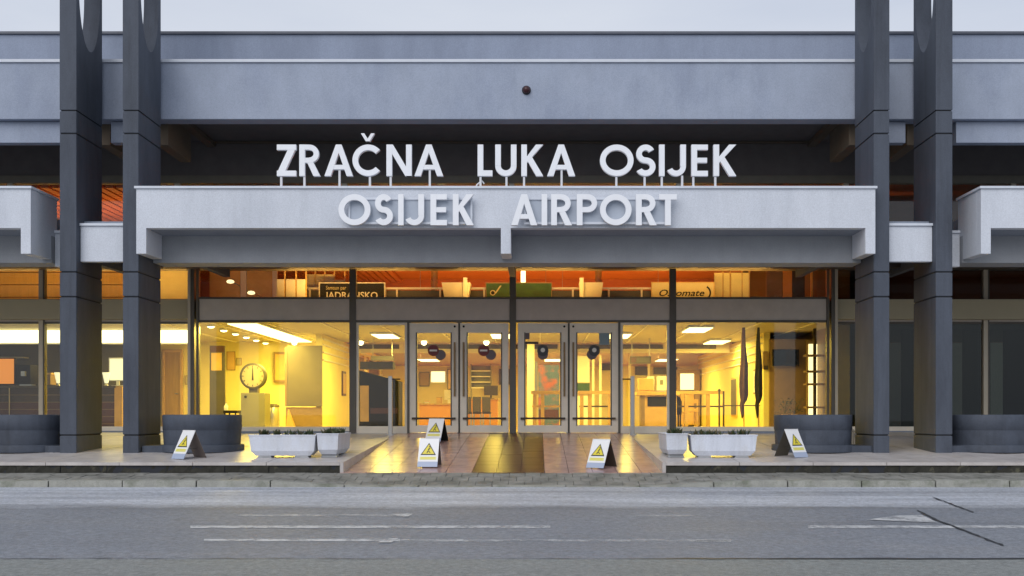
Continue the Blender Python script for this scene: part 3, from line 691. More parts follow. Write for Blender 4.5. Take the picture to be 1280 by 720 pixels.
# ------------------------------------------------------------------ lettering
def arc(cx, cz, a, b, t, a0, a1, n=None):
    n = n or max(6, int(abs(a1-a0)/7)); out = []
    for i in range(n):
        u, v = R(a0+(a1-a0)*i/n), R(a0+(a1-a0)*(i+1)/n)
        out.append([(cx+a*math.cos(u), cz+b*math.sin(u)), (cx+a*math.cos(v), cz+b*math.sin(v)), (cx+(a-t)*math.cos(v), cz+(b-t)*math.sin(v)), (cx+(a-t)*math.cos(u), cz+(b-t)*math.sin(u))])
    return out
def rect(a, b, c, d): return [[(a,b),(c,b),(c,d),(a,d)]]
def glyph(ch, w, H, t):
    """list of strokes; a stroke is a list of convex polygons that only share edges"""
    if ch == 'I': return [rect(0,0,w,H)]
    if ch == 'L': return [rect(0,0,t,H), rect(t,0,w,t)]
    if ch == 'E': return [rect(0,0,t,H), rect(t,0,w,t*.92), rect(t,H-t*.92,w,H), rect(t,H/2-t*.42,w*.95,H/2+t*.45)]
    if ch == 'T': return [rect(0,H-t*.95,w,H), rect(w/2-t/2,0,w/2+t/2,H-t*.95)]
    if ch == 'N': return [rect(0,0,t,H), rect(w-t,0,w,H), [[(w-t*1.15,0),(w,0),(t*1.15,H),(0,H)]]]
    if ch == 'Z': return [rect(0,H-t*.95,w,H), rect(0,0,w,t*.95), [[(0,t*.5),(t*1.3,t*.5),(w,H-t*.5),(w-t*1.3,H-t*.5)]]]
    if ch == 'A': return [[[(0,0),(t*1.12,0),(w/2+t*.5,H),(w/2-t*.5,H)]], [[(w-t*1.12,0),(w,0),(w/2+t*.5,H),(w/2-t*.5,H)]], rect(w*.25,H*.21,w*.75,H*.21+t*.8)]
    if ch == 'K': return [rect(0,0,t,H), [[(t*.9,H*.40),(t*.9,H*.40+t*1.1),(w-t*1.3,H),(w-t*.02,H)]], [[(w-t*1.25,0),(w,0),(t*1.0+w*.22,H*.62),(t*.45+w*.14,H*.52)]]]
    if ch in 'RP':
        rb = H*.29; ra = min(w*.55, rb*1.05); cx = w*(.94 if ch == 'R' else 1.0)-ra
        st = [rect(0,0,t,H), rect(t,H-t*.9,cx,H), rect(t,H-2*rb,cx,H-2*rb+t*.9), arc(cx,H-rb,ra,rb,t*.95,-90,90)]
        if ch == 'R': st.append([[(w-t*1.2,0),(w,0),(w*.36+t*1.0,H-2*rb+t*.4),(w*.36-t*.1,H-2*rb+t*.4)]])
        return st
    if ch == 'O': return [arc(w/2,H/2,w/2,H/2,t,0,360,48)]
    if ch == 'C': return [arc(H*.5,H/2,H*.5,H/2,t,42,318,44)]
    if ch == 'U': return [rect(0,w*.48,t,H), rect(w-t,w*.48,w,H), arc(w/2,w*.48,w/2,w*.48,t,180,360,24)]
    if ch == 'J': r = w*.58; return [rect(w-t,r,w,H), arc(w-r,r,r,r,t*.95,205,360,22)]
    if ch == 'S':
        b = (H+t)/4
        return [arc(w/2,H-b,w*.47,b,t,28,270,26), arc(w/2,b,w*.5,b,t,-152,90,26)]
    return []
def make_letter(name, ch, xa, xb, z0, z1, y, depth, t, parent, m='letter_white'):
    w, H = xb-xa, z1-z0; mb = MB(); rim = MB()
    for k, st in enumerate(glyph(ch, w, H, t)):
        for poly in st:
            mb.prism(poly, (0, depth, 0), lambda u, v: (xa+u, y+k*.0016, z0+v))
    return mb.build(name, m, parent)
YL = 16.19
upper = thing('name_sign', (px(633,YL), YL, 4.575), 'white raised letters ZRAČNA LUKA OSIJEK standing on posts above the entrance canopy', 'sign')
t_ = 7.0*YL/F; z0, z1 = pz(219.8,YL), pz(180.6,YL)
U = [('Z',346,370),('R',374,400),('A',405.5,441),('C',440.5,478),('N',483,514.5),('A',518,554),('L',597,615.5),('U',619,645.6),('K',651.6,679),('A',684,719),
     ('O',750,792),('S',794.6,819.5),('I',824,830.8),('J',836.5,857.5),('E',864.4,885),('K',892,920.5)]
for ch, a, b_ in U:
    l = make_letter('letter', ch, px(a,YL), px(b_,YL), z0, z1, YL, .07, t_*(.9 if ch == 'I' else 1.0), upper)
    if ch == 'C':
        cx = px(459.5,YL); w = px(468,YL)-cx; zt, zb = pz(166.5,YL), pz(176.5,YL); mb = MB()
        mb.prism([(cx-w,zt),(cx-w*.5,zt),(cx+w*.25,zb),(cx-w*.28,zb)], (0,.07,0), lambda u,v: (u,YL+.002,v)); mb.prism([(cx+w*.5,zt),(cx+w,zt),(cx+w*.28,zb),(cx-w*.25,zb)], (0,.07,0), lambda u,v: (u,YL+.004,v))
        mb.build('caron', 'letter_white', l)
for x in (351,380,424,462,488,537,600.5,633,655,702,770.6,806,827.5,853,867,894.5):
    top = pz(208,YL) if x in (424,537,702) else z0+.01
    MB().box(px(x,YL)-.016, px(x,YL)+.016, YL+.02, YL+.06, 4.576, top).build('post', 'white_metal', upper)
for a, b_ in ((330,435),(470,550),(590,722),(756,915)):
    box('base_rail', 'white_metal', px(a,YL), px(b_,YL), YL+.062, YL+.12, 4.577, 4.60, upper)
YL2 = 15.93
lower = thing('name_sign', (px(633,YL2), YL2, pz(282,YL2)), 'white raised letters OSIJEK AIRPORT mounted on the entrance canopy front', 'sign')
z0, z1 = pz(281.4,YL2), pz(242.6,YL2); t_ = 7.2*YL2/F
for ch, a, b_ in (('O',423,463),('S',468,491),('I',497.7,504.4),('J',509,530),('E',538,558.6),('K',566,592.3),('A',639,671.5),('I',677,684),('R',689,715),('P',721,746.5),('O',750,789.5),('R',795,821),('T',824,846)):
    make_letter('letter', ch, px(a,YL2), px(b_,YL2), z0, z1, YL2, .07, t_*(.9 if ch == 'I' else 1.0), lower)
for a, b_ in ((434,590),(655,836)):
    xa, xb, zt, zb = px(a,YL2), px(b_,YL2), pz(246.5,YL2), pz(277.5,YL2)
    MB().box(xa,xb,YL2+.09,YL2+.11,zt-.018,zt+.018).box(xa,xb,YL2+.09,YL2+.11,zb-.018,zb+.018).box(xa,xa+.03,YL2+.09,YL2+.11,zb+.018,zt-.018).box(xb-.03,xb,YL2+.09,YL2+.11,zb+.018,zt-.018).build('mounting_frame', 'coping_metal', lower)
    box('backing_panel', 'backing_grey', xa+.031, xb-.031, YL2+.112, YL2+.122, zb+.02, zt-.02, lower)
    for k in range(5):
        x = xa+.05+(xb-xa-.1)*k/4; box('bracket', 'letter_side', x-.012, x+.012, YL2+.123, YC-.002, zt-.06, zt-.035, lower); box('bracket', 'letter_side', x-.012, x+.012, YL2+.123, YC-.002, zb+.035, zb+.06, lower)
cb = MB(); P = [(592,238),(596,230),(602,225),(605,229)]
for i in range(3): cb.tube((px(P[i][0],16.2),16.25,pz(P[i][1],16.2)), (px(P[i+1][0],16.2),16.25,pz(P[i+1][1],16.2)), .012, 8)
tag(cb.build('cable', 'white_metal'), 'loose white cable looping up from the canopy edge to letter L', 'cable')

# ------------------------------------------------------------------ forecourt objects
def planter(x, y, rz, label, seed):
    zb = walk_z(y); t = thing('planter_trough', (x, y, zb), label, 'planter', None, True, rz)
    L_, W_, H_ = 1.02, .34, .345; prof = [(.10,.028),(.035,.10),(.012,H_-.02),(0,H_-.018),(0,H_)]
    mb = MB(); ring = lambda i, z: [(-L_/2+i,-W_/2+i*.6,z),(L_/2-i,-W_/2+i*.6,z),(L_/2-i,W_/2-i*.6,z),(-L_/2+i,W_/2-i*.6,z)]
    vs = []; fs = []
    for (i, z) in prof: vs += ring(i, z)
    vs += ring(.035, H_); vs += ring(.05, H_-.07)
    for k in range(len(prof)+1):
        for i in range(4): j = (i+1)%4; fs.append((4*k+i, 4*k+j, 4*k+4+j, 4*k+4+i))
    fs.append((3,2,1,0)); mb.add(vs, fs); mb.build('trough', 'planter_white', t, bevel=0.008)
    for sx in (-.28, .28): MB().hexa([(sx-.12,-.12,-.02),(sx+.12,-.12,-.02),(sx+.12,.12,-.02),(sx-.12,.12,-.02)], [(sx-.09,-.11,.03),(sx+.09,-.11,.03),(sx+.09,.11,.03),(sx-.09,.11,.03)]).build('foot', 'planter_base', t)
    MB().box(-L_/2+.045, L_/2-.045, -W_/2+.03, W_/2-.03, H_-.10, H_-.035).build('soil', 'soil', t)
    random.seed(seed); lf = MB(); dr = MB()
    for k in range(22):
        cx, cy = random.uniform(-L_/2+.08, L_/2-.08), random.uniform(-W_/2+.07, W_/2-.07)
        for q in range(9):
            a = random.uniform(0, 6.28); ln = random.uniform(.03,.085); up = random.uniform(.02,.13); w = .016
            p0 = Vector((cx,cy,H_-.035)); p1 = p0 + Vector((math.cos(a)*ln, math.sin(a)*ln, up)); n = Vector((-math.sin(a), math.cos(a), 0))*w
            mid = (p0+p1)/2 + Vector((0,0,.012)); (lf if random.random() < .7 else dr).add([p0, mid+n, p1, mid-n], [(0,1,2,3)])
    lf.build('leaves', 'leaf', t); dr.build('dry_leaves', 'leaf_dry', t)
yl = 15.35
planter(px(352.5,yl), yl+.17, 0, 'long white trough planter side-on to the road, beside the ramp on the scale side', 1)
planter(px(409,yl)+.0, yl+.52, R(90), 'white trough planter set end-on at the ramp edge nearer the round dial scale', 2)
planter(px(846.5,yl), yl+.52, R(90), 'white trough planter set end-on at the ramp edge nearer the flags', 3)
planter(px(905,yl), yl+.17, 0, 'long white trough planter side-on to the road, beside the ramp on the flag side', 4)
def tub(x, y, label, side):
    zb = walk_z(y)-.02; t = thing('round_tub', (x, y, zb), label, 'planter', None, True)
    MB().lathe([(.66,0),(.66,.108),(.655,.115)], n=48).build('base_ring', 'tub', t)
    MB().box(min(side*.1, side*(.83 if abs(x-XC) < 6 else .77)), max(side*.1, side*(.83 if abs(x-XC) < 6 else .77)), -.42, .42, -.05, .104).build('base_slab', 'tub', t, bevel=.006)
    MB().lathe([(.60,.11),(.60,.13),(.612,.35),(.612,.355),(.618,.36),(.622,.585),(.612,.60),(.54,.60),(.54,.50)], n=48).build('bowl', 'tub', t)
    MB().lathe([(.539,.47),(.539,.53),(.3,.56)], n=32).build('soil', 'soil', t)
tub(XC-4.98, 16.75, 'dark round concrete tub between the entrance pillar and the sign near the dial scale', -1)
tub(XC+5.00, 16.75, 'dark round concrete tub beside the entrance pillar near the wall television', 1)
tub(XC-7.86, 16.75, 'dark round concrete tub outside the pillars in front of the bar', 1)
tub(XC+7.86, 16.75, 'dark round concrete tub outside the pillars in front of the unlit bay', -1)
for s, xx, lab in ((1, 1065.5, 'short pale drain pipe standing between tub and pillar beside the television bay'), (2, 1192.5, 'short pale drain pipe beside the outer pillar in front of the unlit bay')):
    Y = 17.0 if s == 1 else 17.0; x = px(xx, Y); t = thing('drain_pipe', (x, Y, walk_z(Y)), lab, 'pipe')
    MB().tube((x,Y,walk_z(Y)-.02),(x,Y,pz(538,Y)),.028).build('pipe', 'mullion_light', t); MB().tube((x-.05,Y-.02,pz(536,Y)),(x+.02,Y,pz(538,Y)-.02),.03).build('spout', 'mullion_light', t)

def caution(x, y, zf, deg, label, back='sign_back', h=.42, sp=.205, w=.30):
    zb = zf(y); t = thing('caution_sign', (x, y, zb), label, 'sign', 'folding caution signs', True, R(deg))
    ln = math.hypot(h, sp); n = Vector((0, -h, sp)).normalized()
    def fr(u, v, o=0.0):                             # front panel: u across, v from foot to ridge
        p = Vector((u, -sp + sp*v/ln, h*v/ln)) + n*o; return (p.x, p.y, p.z)
    def bk(u, v, o=0.0): return (u, sp - sp*v/ln, h*v/ln + o)
    dz = .0547 if zf is walk_z else .118
    def pan(f, u0, u1, v0, v1, th): return MB().hexa([f(u0,v0,0),f(u1,v0,0),f(u1,v1,0),f(u0,v1,0)], [f(u0,v0,th),f(u1,v0,th),f(u1,v1,th),f(u0,v1,th)])
    fp = pan(fr, -w/2, w/2, .085, ln, -.008).build('front_panel', 'sign_white', t)
    pan(fr, -w/2, w/2, .0, .0845, -.008).build('foot_panel', 'sign_blue', t)
    pan(bk, -w/2, w/2, 0.0, ln-.012, -.008).build('back_panel', back, t)
    MB().tube((-w/2,0,h-.004),(w/2,0,h-.004),.008).build('hinge', 'sign_white', t)
    MB().box(-.008,.008,-sp*.62,sp*.62,h*.34,h*.34+.006).build('stay', 'sign_black', t)
    def tri(s, o, m, nm, cx=0.0, cz=.275): 
        a = [fr(cx-s*.5, cz-s*.36, o), fr(cx+s*.5, cz-s*.36, o), fr(cx, cz+s*.5, o)]; b_ = [fr(cx-s*.5, cz-s*.36, 0), fr(cx+s*.5, cz-s*.36, 0), fr(cx, cz+s*.5, 0)]
        return MB().add(a+b_, [(0,1,2),(0,3,4,1),(1,4,5,2),(2,5,3,0)]).build(nm, m, fp)
    tri(.235, .0015, 'sign_black', 'triangle_border'); tri(.185, .003, 'sign_yellow', 'warning_triangle')
    g_ = MB()                                        # slipping figure
    for poly in ([(-.012,.27),(.006,.262),(.02,.30),(.004,.308)], [(-.01,.262),(.012,.255),(.035,.228),(.022,.224)], [(-.012,.262),(0,.256),(-.012,.226),(-.03,.226)], [(0,.30),(.012,.296),(.034,.306),(.032,.313)]):
        a = [fr(u,v,.0045) for u,v in poly]; b_ = [fr(u,v,.003) for u,v in poly]; g_.add(a+b_, [(0,1,2,3)]+[(i,(i+1)%4,(i+1)%4+4,i+4) for i in range(4)])
    c = [fr(.012+.011*math.cos(k*.785), .325+.011*math.sin(k*.785), .0045) for k in range(8)]; g_.add(c, [tuple(range(8))])
    g_.build('slipping_figure', 'sign_black', fp)
    pan(fr, -w/2+.025, w/2-.025, .115, .165, .0015).build('text_strip', 'sign_pale', fp)
    for k in range(2): pan(fr, -w/2+.045, w/2-.045, .125+k*.02, .134+k*.02, .003).build('text_line', 'sign_yellow', fp)
caution(px(235,15.3), 15.35, walk_z, -36, 'folding yellow triangle caution sign in front of the round tub near the wooden door')
caution(px(546,18.75), 18.75, ramp_z, -17, 'folding caution sign close to the doors, behind another caution sign', 'black')
caution(px(537,15.45), 15.45, ramp_z, -4, 'folding caution sign on the ramp facing the road squarely')
caution(px(752,15.32), 15.32, ramp_z, -34, 'folding caution sign on the ramp turned aside, dark back open', 'dark_brown')
caution(px(990,15.55), 15.6, walk_z, 36, 'folding caution sign on the walk beside the tub near the television', 'dark_panel')

# guard posts at the door sides
for xx, lab in ((488, 'slim steel guard post in front of the black kiosk beside the doors'), (790.5, 'slim steel guard post beside the doors in front of the reception desk')):
    Y = 20.2; x = px(xx,Y); t = thing('guard_post', (x, Y, walk_z(Y)), lab, 'post')
    MB().box(x-.04,x+.04,Y-.04,Y+.04,walk_z(Y)-.01,pz(470,Y)).build('post', 'steel', t, bevel=.006); MB().box(x-.07,x+.07,Y-.07,Y+.07,walk_z(Y)-.01,walk_z(Y)+.015).build('foot_plate', 'steel', t)
    MB().tube((x,Y-.02,pz(474,Y)),(x+(.2 if xx < 600 else -.2),Y-.02,pz(474,Y)),.015).build('arm', 'dark_brown', t)

# ------------------------------------------------------------------ things inside, ground floor
def legs_to_floor(t, m, x0, x1, Y, d, ztop, w=.05):
    for x in (x0+w/2, x1-w/2):
        for y in (Y+w/2, Y+d-w/2): box('leg', m, x-w/2, x+w/2, y-w/2, y+w/2, FLOOR, ztop, t)
# dial scale
Y = 24.0; cx, cz = px(315,Y), pz(470,Y)
t = thing('dial_scale', (cx, Y+.2, FLOOR), 'tall scale with a big round white dial on an olive grey cabinet', 'scale')
box('cabinet', 'grey_cabinet', px(301,Y), px(331,Y), Y, Y+.5, FLOOR, pz(491,Y), t, bevel=.012); MB().lathe([(.03,0),(.03,-.02)], (px(307,Y),Y-.001,pz(496,Y)), 14, 'y').build('knob', 'black', t)
MB().box(cx-.1, cx+.1, Y+.1, Y+.3, pz(491,Y), pz(484,Y)).build('neck', 'dark_panel', t)
dl = MB().lathe([(.285,.12),(.31,.10),(.31,-.03),(.262,-.035)], (cx,Y+.1,cz), 40, 'y').build('rim', 'dark_panel', t)
MB().lathe([(.255,-.037),(.255,-.041)], (cx,Y+.1,cz), 40, 'y', False).build('dial', 'dial_cream', dl); MB().add([(cx-.022,Y+.055,cz-.10),(cx+.022,Y+.055,cz-.10),(cx+.008,Y+.055,cz+.19),(cx-.008,Y+.055,cz+.19)], [(0,1,2,3)]).build('needle', 'black', dl)
for k in range(12):
    a = k*math.pi/6; MB().tube((cx+.21*math.sin(a),Y+.056,cz+.20*math.cos(a)), (cx+.245*math.sin(a),Y+.056,cz+.245*math.cos(a)), .009, 6).build('tick', 'black', dl)
# dark display wall
Y = 24.5
t = thing('display_board', (px(379,Y), Y, FLOOR), 'large dark grey display board over a brown base at the corridor corner', 'board')
pbox('board', 'olive_board', 359, 402, 432, 508, Y-.06, .10, t); pbox('base', 'brown_panel', 357, 402, 509, 539, Y-.02, .08, t); pbox('edge_strip', 'brown_panel', 356, 358.6, 434, 508, Y-.05, .08, t)
t = thing('leaning_frame', (px(366,24.2), 24.2, FLOOR), 'wooden wedge shaped stand leaning against the base of the display board', 'stand')
MB().prism([(px(357,24.2),FLOOR),(px(370,24.2),FLOOR),(px(360,24.2),pz(512,24.2))], (0,.12,0), lambda u,v: (u,24.2,v)).build('panel', 'wood_yellow', t)
box('foot', 'dark_brown', px(357,24.2), px(371,24.2), 24.18, 24.34, FLOOR-.001, FLOOR+.03, t)
# framed picture, wall poster, brown stand
Y = 27.2
t = thing('framed_picture', (px(350,Y), Y, pz(478,Y)), 'tall narrow framed picture on the yellow wall beside the dark display board', 'picture')
pbox('frame', 'brown_panel', 342, 358, 440, 478, Y, .05, t); pbox('print', 'wood_yellow', 344, 356, 443, 475, Y-.008, .007, t)
Y = 25.2
t = thing('poster_stand', (px(272,Y), Y, FLOOR), 'tall brown poster stand with an orange picture at head height', 'stand')
pbox('panel', 'dark_panel', 262, 281, 432, 536, Y, .06, t); pbox('print', 'wood_yellow', 264, 277, 441, 463, Y-.01, .009, t); pbox('top_print', 'maroon', 263, 280, 432.5, 440, Y-.01, .009, t); box('base', 'dark_brown', px(258,Y), px(285,Y), Y-.1, Y+.2, FLOOR, FLOOR+.03, t)
Y = 24.4
t = thing('side_table', (px(287,Y), Y, FLOOR), 'small dark side table beside the scale cabinet', 'table')
pbox('table_top', 'black', 279, 296, 513, 516.5, Y, .4, t); legs_to_floor(t, 'black', px(280,Y), px(295,Y), Y, .4, pz(516.5,Y), .03)
t = thing('white_bottle', (px(281,Y), Y+.1, pz(513,Y)), 'small white bottle standing on the dark side table', 'bottle')
MB().lathe([(.045,0),(.05,.02),(.05,.10),(.02,.14),(.02,.17)], (px(281,Y),Y+.1,pz(513,Y)), 16).build('bottle_body', 'paper', t); MB().lathe([(.024,.171),(.024,.195)], (px(281,Y),Y+.1,pz(513,Y)), 12).build('cap', 'steel', t)
# wooden door in back wall on the left
Y = 27.2
t = thing('wooden_door', (px(214,Y), Y, FLOOR), 'plain orange-brown wooden door in the yellow rear wall behind the pillars', 'door')
pbox('leaf', 'ochre_wood', 205, 225, 440, 538, Y+.03, .05, t); mb = MB().box(px(202.5,Y),px(205,Y),Y,Y+.08,FLOOR,pz(437,Y)).box(px(225,Y),px(227.5,Y),Y,Y+.08,FLOOR,pz(437,Y)).box(px(205,Y),px(225,Y),Y,Y+.08,pz(440,Y),pz(437,Y)); mb.build('door_frame', 'wood_yellow', t); MB().tube((px(222.5,Y),Y-.03,pz(492,Y)),(px(219,Y),Y-.03,pz(492,Y)),.015).build('handle', 'steel', t)
# corridor doors on the side wall
for k, (ya, yb, m, lab) in enumerate(((29.2, 30.1, 'brown_panel', 'brown corridor door nearer the display board on the side wall'), (31.0, 33.0, 'maroon', 'wide dark red corridor door farther along the side wall'))):
    t = thing('corridor_door', (-5.16, (ya+yb)/2, FLOOR), lab, 'door')
    box('leaf', m, -5.168, -5.12, ya, yb, FLOOR, FLOOR+2.05, t); box('handle', 'steel', -5.118, -5.08, ya+.08, ya+.2, FLOOR+1.0, FLOOR+1.03, t); MB().box(-5.168,-5.10,ya-.07,ya-.002,FLOOR,FLOOR+2.12).box(-5.168,-5.10,yb+.002,yb+.07,FLOOR,FLOOR+2.12).build('door_frame', 'wood_yellow', t)
t = thing('wall_poster', (-5.16, 27.3, 1.7), 'red framed notice on the pale corridor wall beside the display board', 'poster')
box('frame', 'maroon', -5.168, -5.14, 27.0, 27.5, 1.5, 2.15, t); box('print', 'wood_yellow', -5.139, -5.134, 27.06, 27.44, 1.56, 2.09, t)
# bar on the left
Y = 23.6; X0, X1 = -14.0, px(143,Y)
t = thing('bar_counter', ((X0+X1)/2, Y, FLOOR), 'dark bar counter with maroon horizontal boards behind the left bays', 'counter')
zt = pz(482,Y); box('counter_top', 'dark_panel', X0, X1+.05, Y-.06, Y+.7, zt-.05, zt, t)
n = 6; hh = (zt-.05-FLOOR)/n
for k in range(n): box('front_board', 'maroon' if k < 4 else 'dark_brown', X0, X1, Y+.0, Y+.04, FLOOR+k*hh+.008, FLOOR+(k+1)*hh-.008, t)
for k in range(1, n): box('trim_rail', 'brown_panel', X0, X1, Y-.006, Y+.03, FLOOR+k*hh-.007, FLOOR+k*hh+.007, t)
box('carcass', 'black', X0, X1-.01, Y+.042, Y+.65, FLOOR, zt-.051, t)
pbox('end_post', 'wood_yellow', 143, 153, 483, 536, Y-.02, .3, t)
for k in range(4): MB().tube((X0+.4+k*1.45, Y-.05, FLOOR+hh*1.5), (X0+.4+k*1.45, Y-.05, zt-.06), .012).build('rail_bracket', 'mullion_light', t)
zt += .001
t = thing('orange_screen', (px(6,Y), Y+.3, zt), 'glowing orange screen standing on the bar counter', 'screen')
box('case', 'black', px(-14,Y+.3), px(19,Y+.3), Y+.3, Y+.36, zt+.02, pz(447,Y+.3), t); box('display', 'screen_orange', px(-13,Y+.3), px(17.5,Y+.3), Y+.293, Y+.299, zt+.05, pz(448.5,Y+.3), t); box('stand', 'black', px(-2,Y+.3), px(8,Y+.3), Y+.25, Y+.42, zt, zt+.02, t)
t = thing('coffee_machine', (px(28,Y), Y+.3, zt), 'black boxy coffee machine on the bar beside the orange screen', 'machine')
pbox('body', 'black', 19.5, 38, 456, 480.7, Y+.28, .4, t, .01); box('drip_tray', 'steel', px(21,Y), px(37,Y), Y+.12, Y+.279, zt, zt+.03, t); pbox('spout', 'steel', 26, 31, 464, 470, Y+.2, .079, t)
t = thing('dark_box', (px(57,Y), Y+.3, zt), 'brown box standing on the bar beside the white lamp', 'box')
pbox('carton', 'brown_panel', 52, 63, 468, 481, Y+.3, .3, t, .01); pbox('lid', 'wood_yellow', 51.5, 63.5, 466, 467.9, Y+.29, .32, t)
for xx, lab in ((73, 'glowing tapered white lamp on the bar next to the pillar'), (133, 'glowing tapered white lamp on the bar beside the lit picture')):
    x = px(xx,Y+.2); t = thing('table_lamp', (x, Y+.2, zt), lab, 'lamp')
    MB().lathe([(.055,0),(.05,.02),(.02,.03),(.02,.06)], (x,Y+.2,zt), 20).build('foot', 'steel', t); MB().lathe([(.04,.061),(.09,.30),(.09,.31)], (x,Y+.2,zt), 24).build('lamp_shade', 'screen_white', t)
t = thing('lit_picture', (px(147,Y+.5), Y+.5, zt), 'pale glowing picture panel on the end of the bar', 'picture')
pbox('frame', 'white_metal', 136, 158, 447, 476, Y+.5, .05, t); pbox('print', 'screen_white', 137, 157, 448.5, 475, Y+.494, .005, t); box('foot', 'white_metal', px(140,Y+.5), px(154,Y+.5), Y+.45, Y+.6, zt, zt+.02, t); box('riser', 'white_metal', px(145,Y+.5), px(149,Y+.5), Y+.51, Y+.54, zt+.02, pz(476.2,Y+.5), t)
box('bar_back_wall', 'dark_panel', -16, px(196,26.4), 26.4, 26.5, FLOOR, pz(430,26.4), bld)
for k in range(3): pbox('bar_shelf', 'mullion_light', -160, 30, 446+k*14, 447.5+k*14, 26.15, .24, bld)
# black kiosk behind left side light
Y = 22.6
t = thing('black_kiosk', (px(474,Y), Y, FLOOR), 'big black kiosk with tilted top behind the side window', 'kiosk')
xa, xb = px(446,Y), px(498,Y)
MB().hexa([(xa,Y,FLOOR),(xb,Y,FLOOR),(xb,Y+.7,FLOOR),(xa,Y+.7,FLOOR)], [(xa,Y,pz(462,Y)),(xb,Y,pz(476,Y)),(xb,Y+.7,pz(476,Y)),(xa,Y+.7,pz(462,Y))]).build('cabinet', 'black', t, bevel=.01)
pbox('screen_hood', 'dark_panel', 450, 491, 452, 461, Y+.1, .4, t); pbox('yellow_print', 'wood_yellow', 450, 461, 482, 527, Y-.012, .011, t); pbox('red_stripe', 'maroon', 463, 497, 510, 517, Y-.012, .011, t)
t = thing('hanging_sign', (px(478,26), 26, pz(445,26)), 'small brown hanging direction sign above the black kiosk', 'sign')
pbox('panel', 'dark_panel', 464, 492, 445, 450.5, 26, .05, t)
for xx in (466, 490): box('rod', 'steel', px(xx,26)-.008, px(xx,26)+.008, 26.02, 26.04, pz(445,26)+.001, 2.93, t)
# orange check-in desks behind left doors
for k, (a, b_, y0, Y, lab) in enumerate(((524, 572, 506, 28.6, 'orange check-in desk behind the door with the dial-side stickers'), (577, 622, 500, 29.4, 'orange check-in desk with shelves behind the second door'))):
    t = thing('check_in_desk', ((px(a,Y)+px(b_,Y))/2, Y, FLOOR), lab, 'desk')
    pbox('front_panel', 'orange', a, b_, y0, 534.5, Y, .06, t); box('carcass', 'wood_yellow', px(a,Y), px(b_,Y), Y+.061, Y+.7, FLOOR, pz(y0,Y)-.001, t); box('worktop', 'wood_yellow', px(a-1,Y), px(b_+1,Y), Y-.08, Y+.75, pz(y0,Y), pz(y0,Y)+.04, t)
    zt2 = pz(y0,Y)+.041
    t2 = thing('desk_monitor', (px(b_-9,Y), Y+.35, zt2), ('pale monitor' if k == 0 else 'dark monitor') + ' standing on the orange check-in desk ' + ('behind the first door' if k == 0 else 'with shelves'), 'monitor')
    xx = px(b_-9,Y); box('foot', 'black', xx-.1, xx+.1, Y+.25, Y+.45, zt2, zt2+.015, t2); box('stem', 'black', xx-.02, xx+.02, Y+.36, Y+.39, zt2+.015, zt2+.12, t2); box('display', 'paper' if k == 0 else 'dark_panel', xx-.2, xx+.2, Y+.32, Y+.355, zt2+.1, zt2+.38, t2)
t = thing('glowing_sign', (px(548,33.8), 33.8, pz(478,33.8)), 'small bright white panel glowing on the rear wall behind the first desk', 'sign')
pbox('frame', 'white_metal', 538, 557, 463.5, 478.5, 33.85, .04, t); pbox('diffuser', 'light_box', 539, 556, 464.5, 477.5, 33.83, .018, t)
t = thing('shelf_unit', (px(600,33), 33, FLOOR), 'grey wall shelf with pale boxes behind the second desk', 'shelf')
pbox('back', 'grey_cabinet', 588, 614, 457, 485, 33.2, .05, t)
for y in (463, 470, 477, 484): pbox('board', 'paper', 588, 614, y, y+1.2, 33.0, .19, t)
for x in (588, 613): pbox('upright', 'grey_cabinet', x, x+1.2, 455, 533, 32.99, .2, t)
# right doors: blue poster stand, yellow posts
Y = 25.2
t = thing('blue_poster', (px(686,Y), Y, FLOOR), 'dark blue roll-up poster with a red skyline behind the right hand doors', 'poster')
pbox('sheet', 'blue_poster', 673, 699, 456, 534, Y, .03, t); box('base', 'steel', px(671,Y), px(701,Y), Y-.08, Y+.1, FLOOR, FLOOR+.06, t); pbox('lower_print', 'maroon', 674, 698, 512, 522, Y-.006, .005, t)
t = thing('white_partition', (px(757,26.5), 26.5, FLOOR), 'white free-standing partition behind the door with the blue sticker', 'partition')
pbox('panel', 'paper', 716, 737, 445, 478, 26.5, .06, t); pbox('low_panel', 'paper', 716, 739, 495, 535, 26.45, .05, t); pbox('green_band', 'green_banner', 718, 737, 479, 489, 26.49, .05, t)
for x in (740, 749): pbox('upright', 'cream_wall', x, x+3, 444, 535.5, 26.48, .06, t)
t = thing('pale_pillar', (px(663,25.6), 25.6, FLOOR), 'pale yellow square pillar just inside the right hand doors', 'pillar')
pbox('shaft', 'cream_wall', 659, 668, 427, 536.5, 25.6, .25, t); pbox('grey_strip', 'steel', 668.2, 672, 452, 490, 25.62, .1, t)
# timber handrail barriers
for k, (a, b_, Y, lab) in enumerate(((664, 712, 24.3, 'yellow timber barrier in front of the blue poster'), (723, 765, 24.6, 'yellow timber barrier in front of the white partition'), (846, 905, 24.6, 'yellow timber barrier running towards the flags'))):
    t = thing('timber_barrier', ((px(a,Y)+px(b_,Y))/2, Y, FLOOR), lab, 'barrier')
    pbox('handrail', 'wood_yellow', a, b_, 488.5, 492.5, Y, .12, t)
    for x in ((a+2, a+12, b_-5) if k < 2 else (a+10, b_-22)): pbox('post', 'wood_yellow', x, x+4.5, 492.6, 537.5, Y+.02, .08, t)
    pbox('lower_rail', 'dark_brown' if k else 'wood_yellow', a+1, b_-1, 507, 509, Y+.105, .03, t)
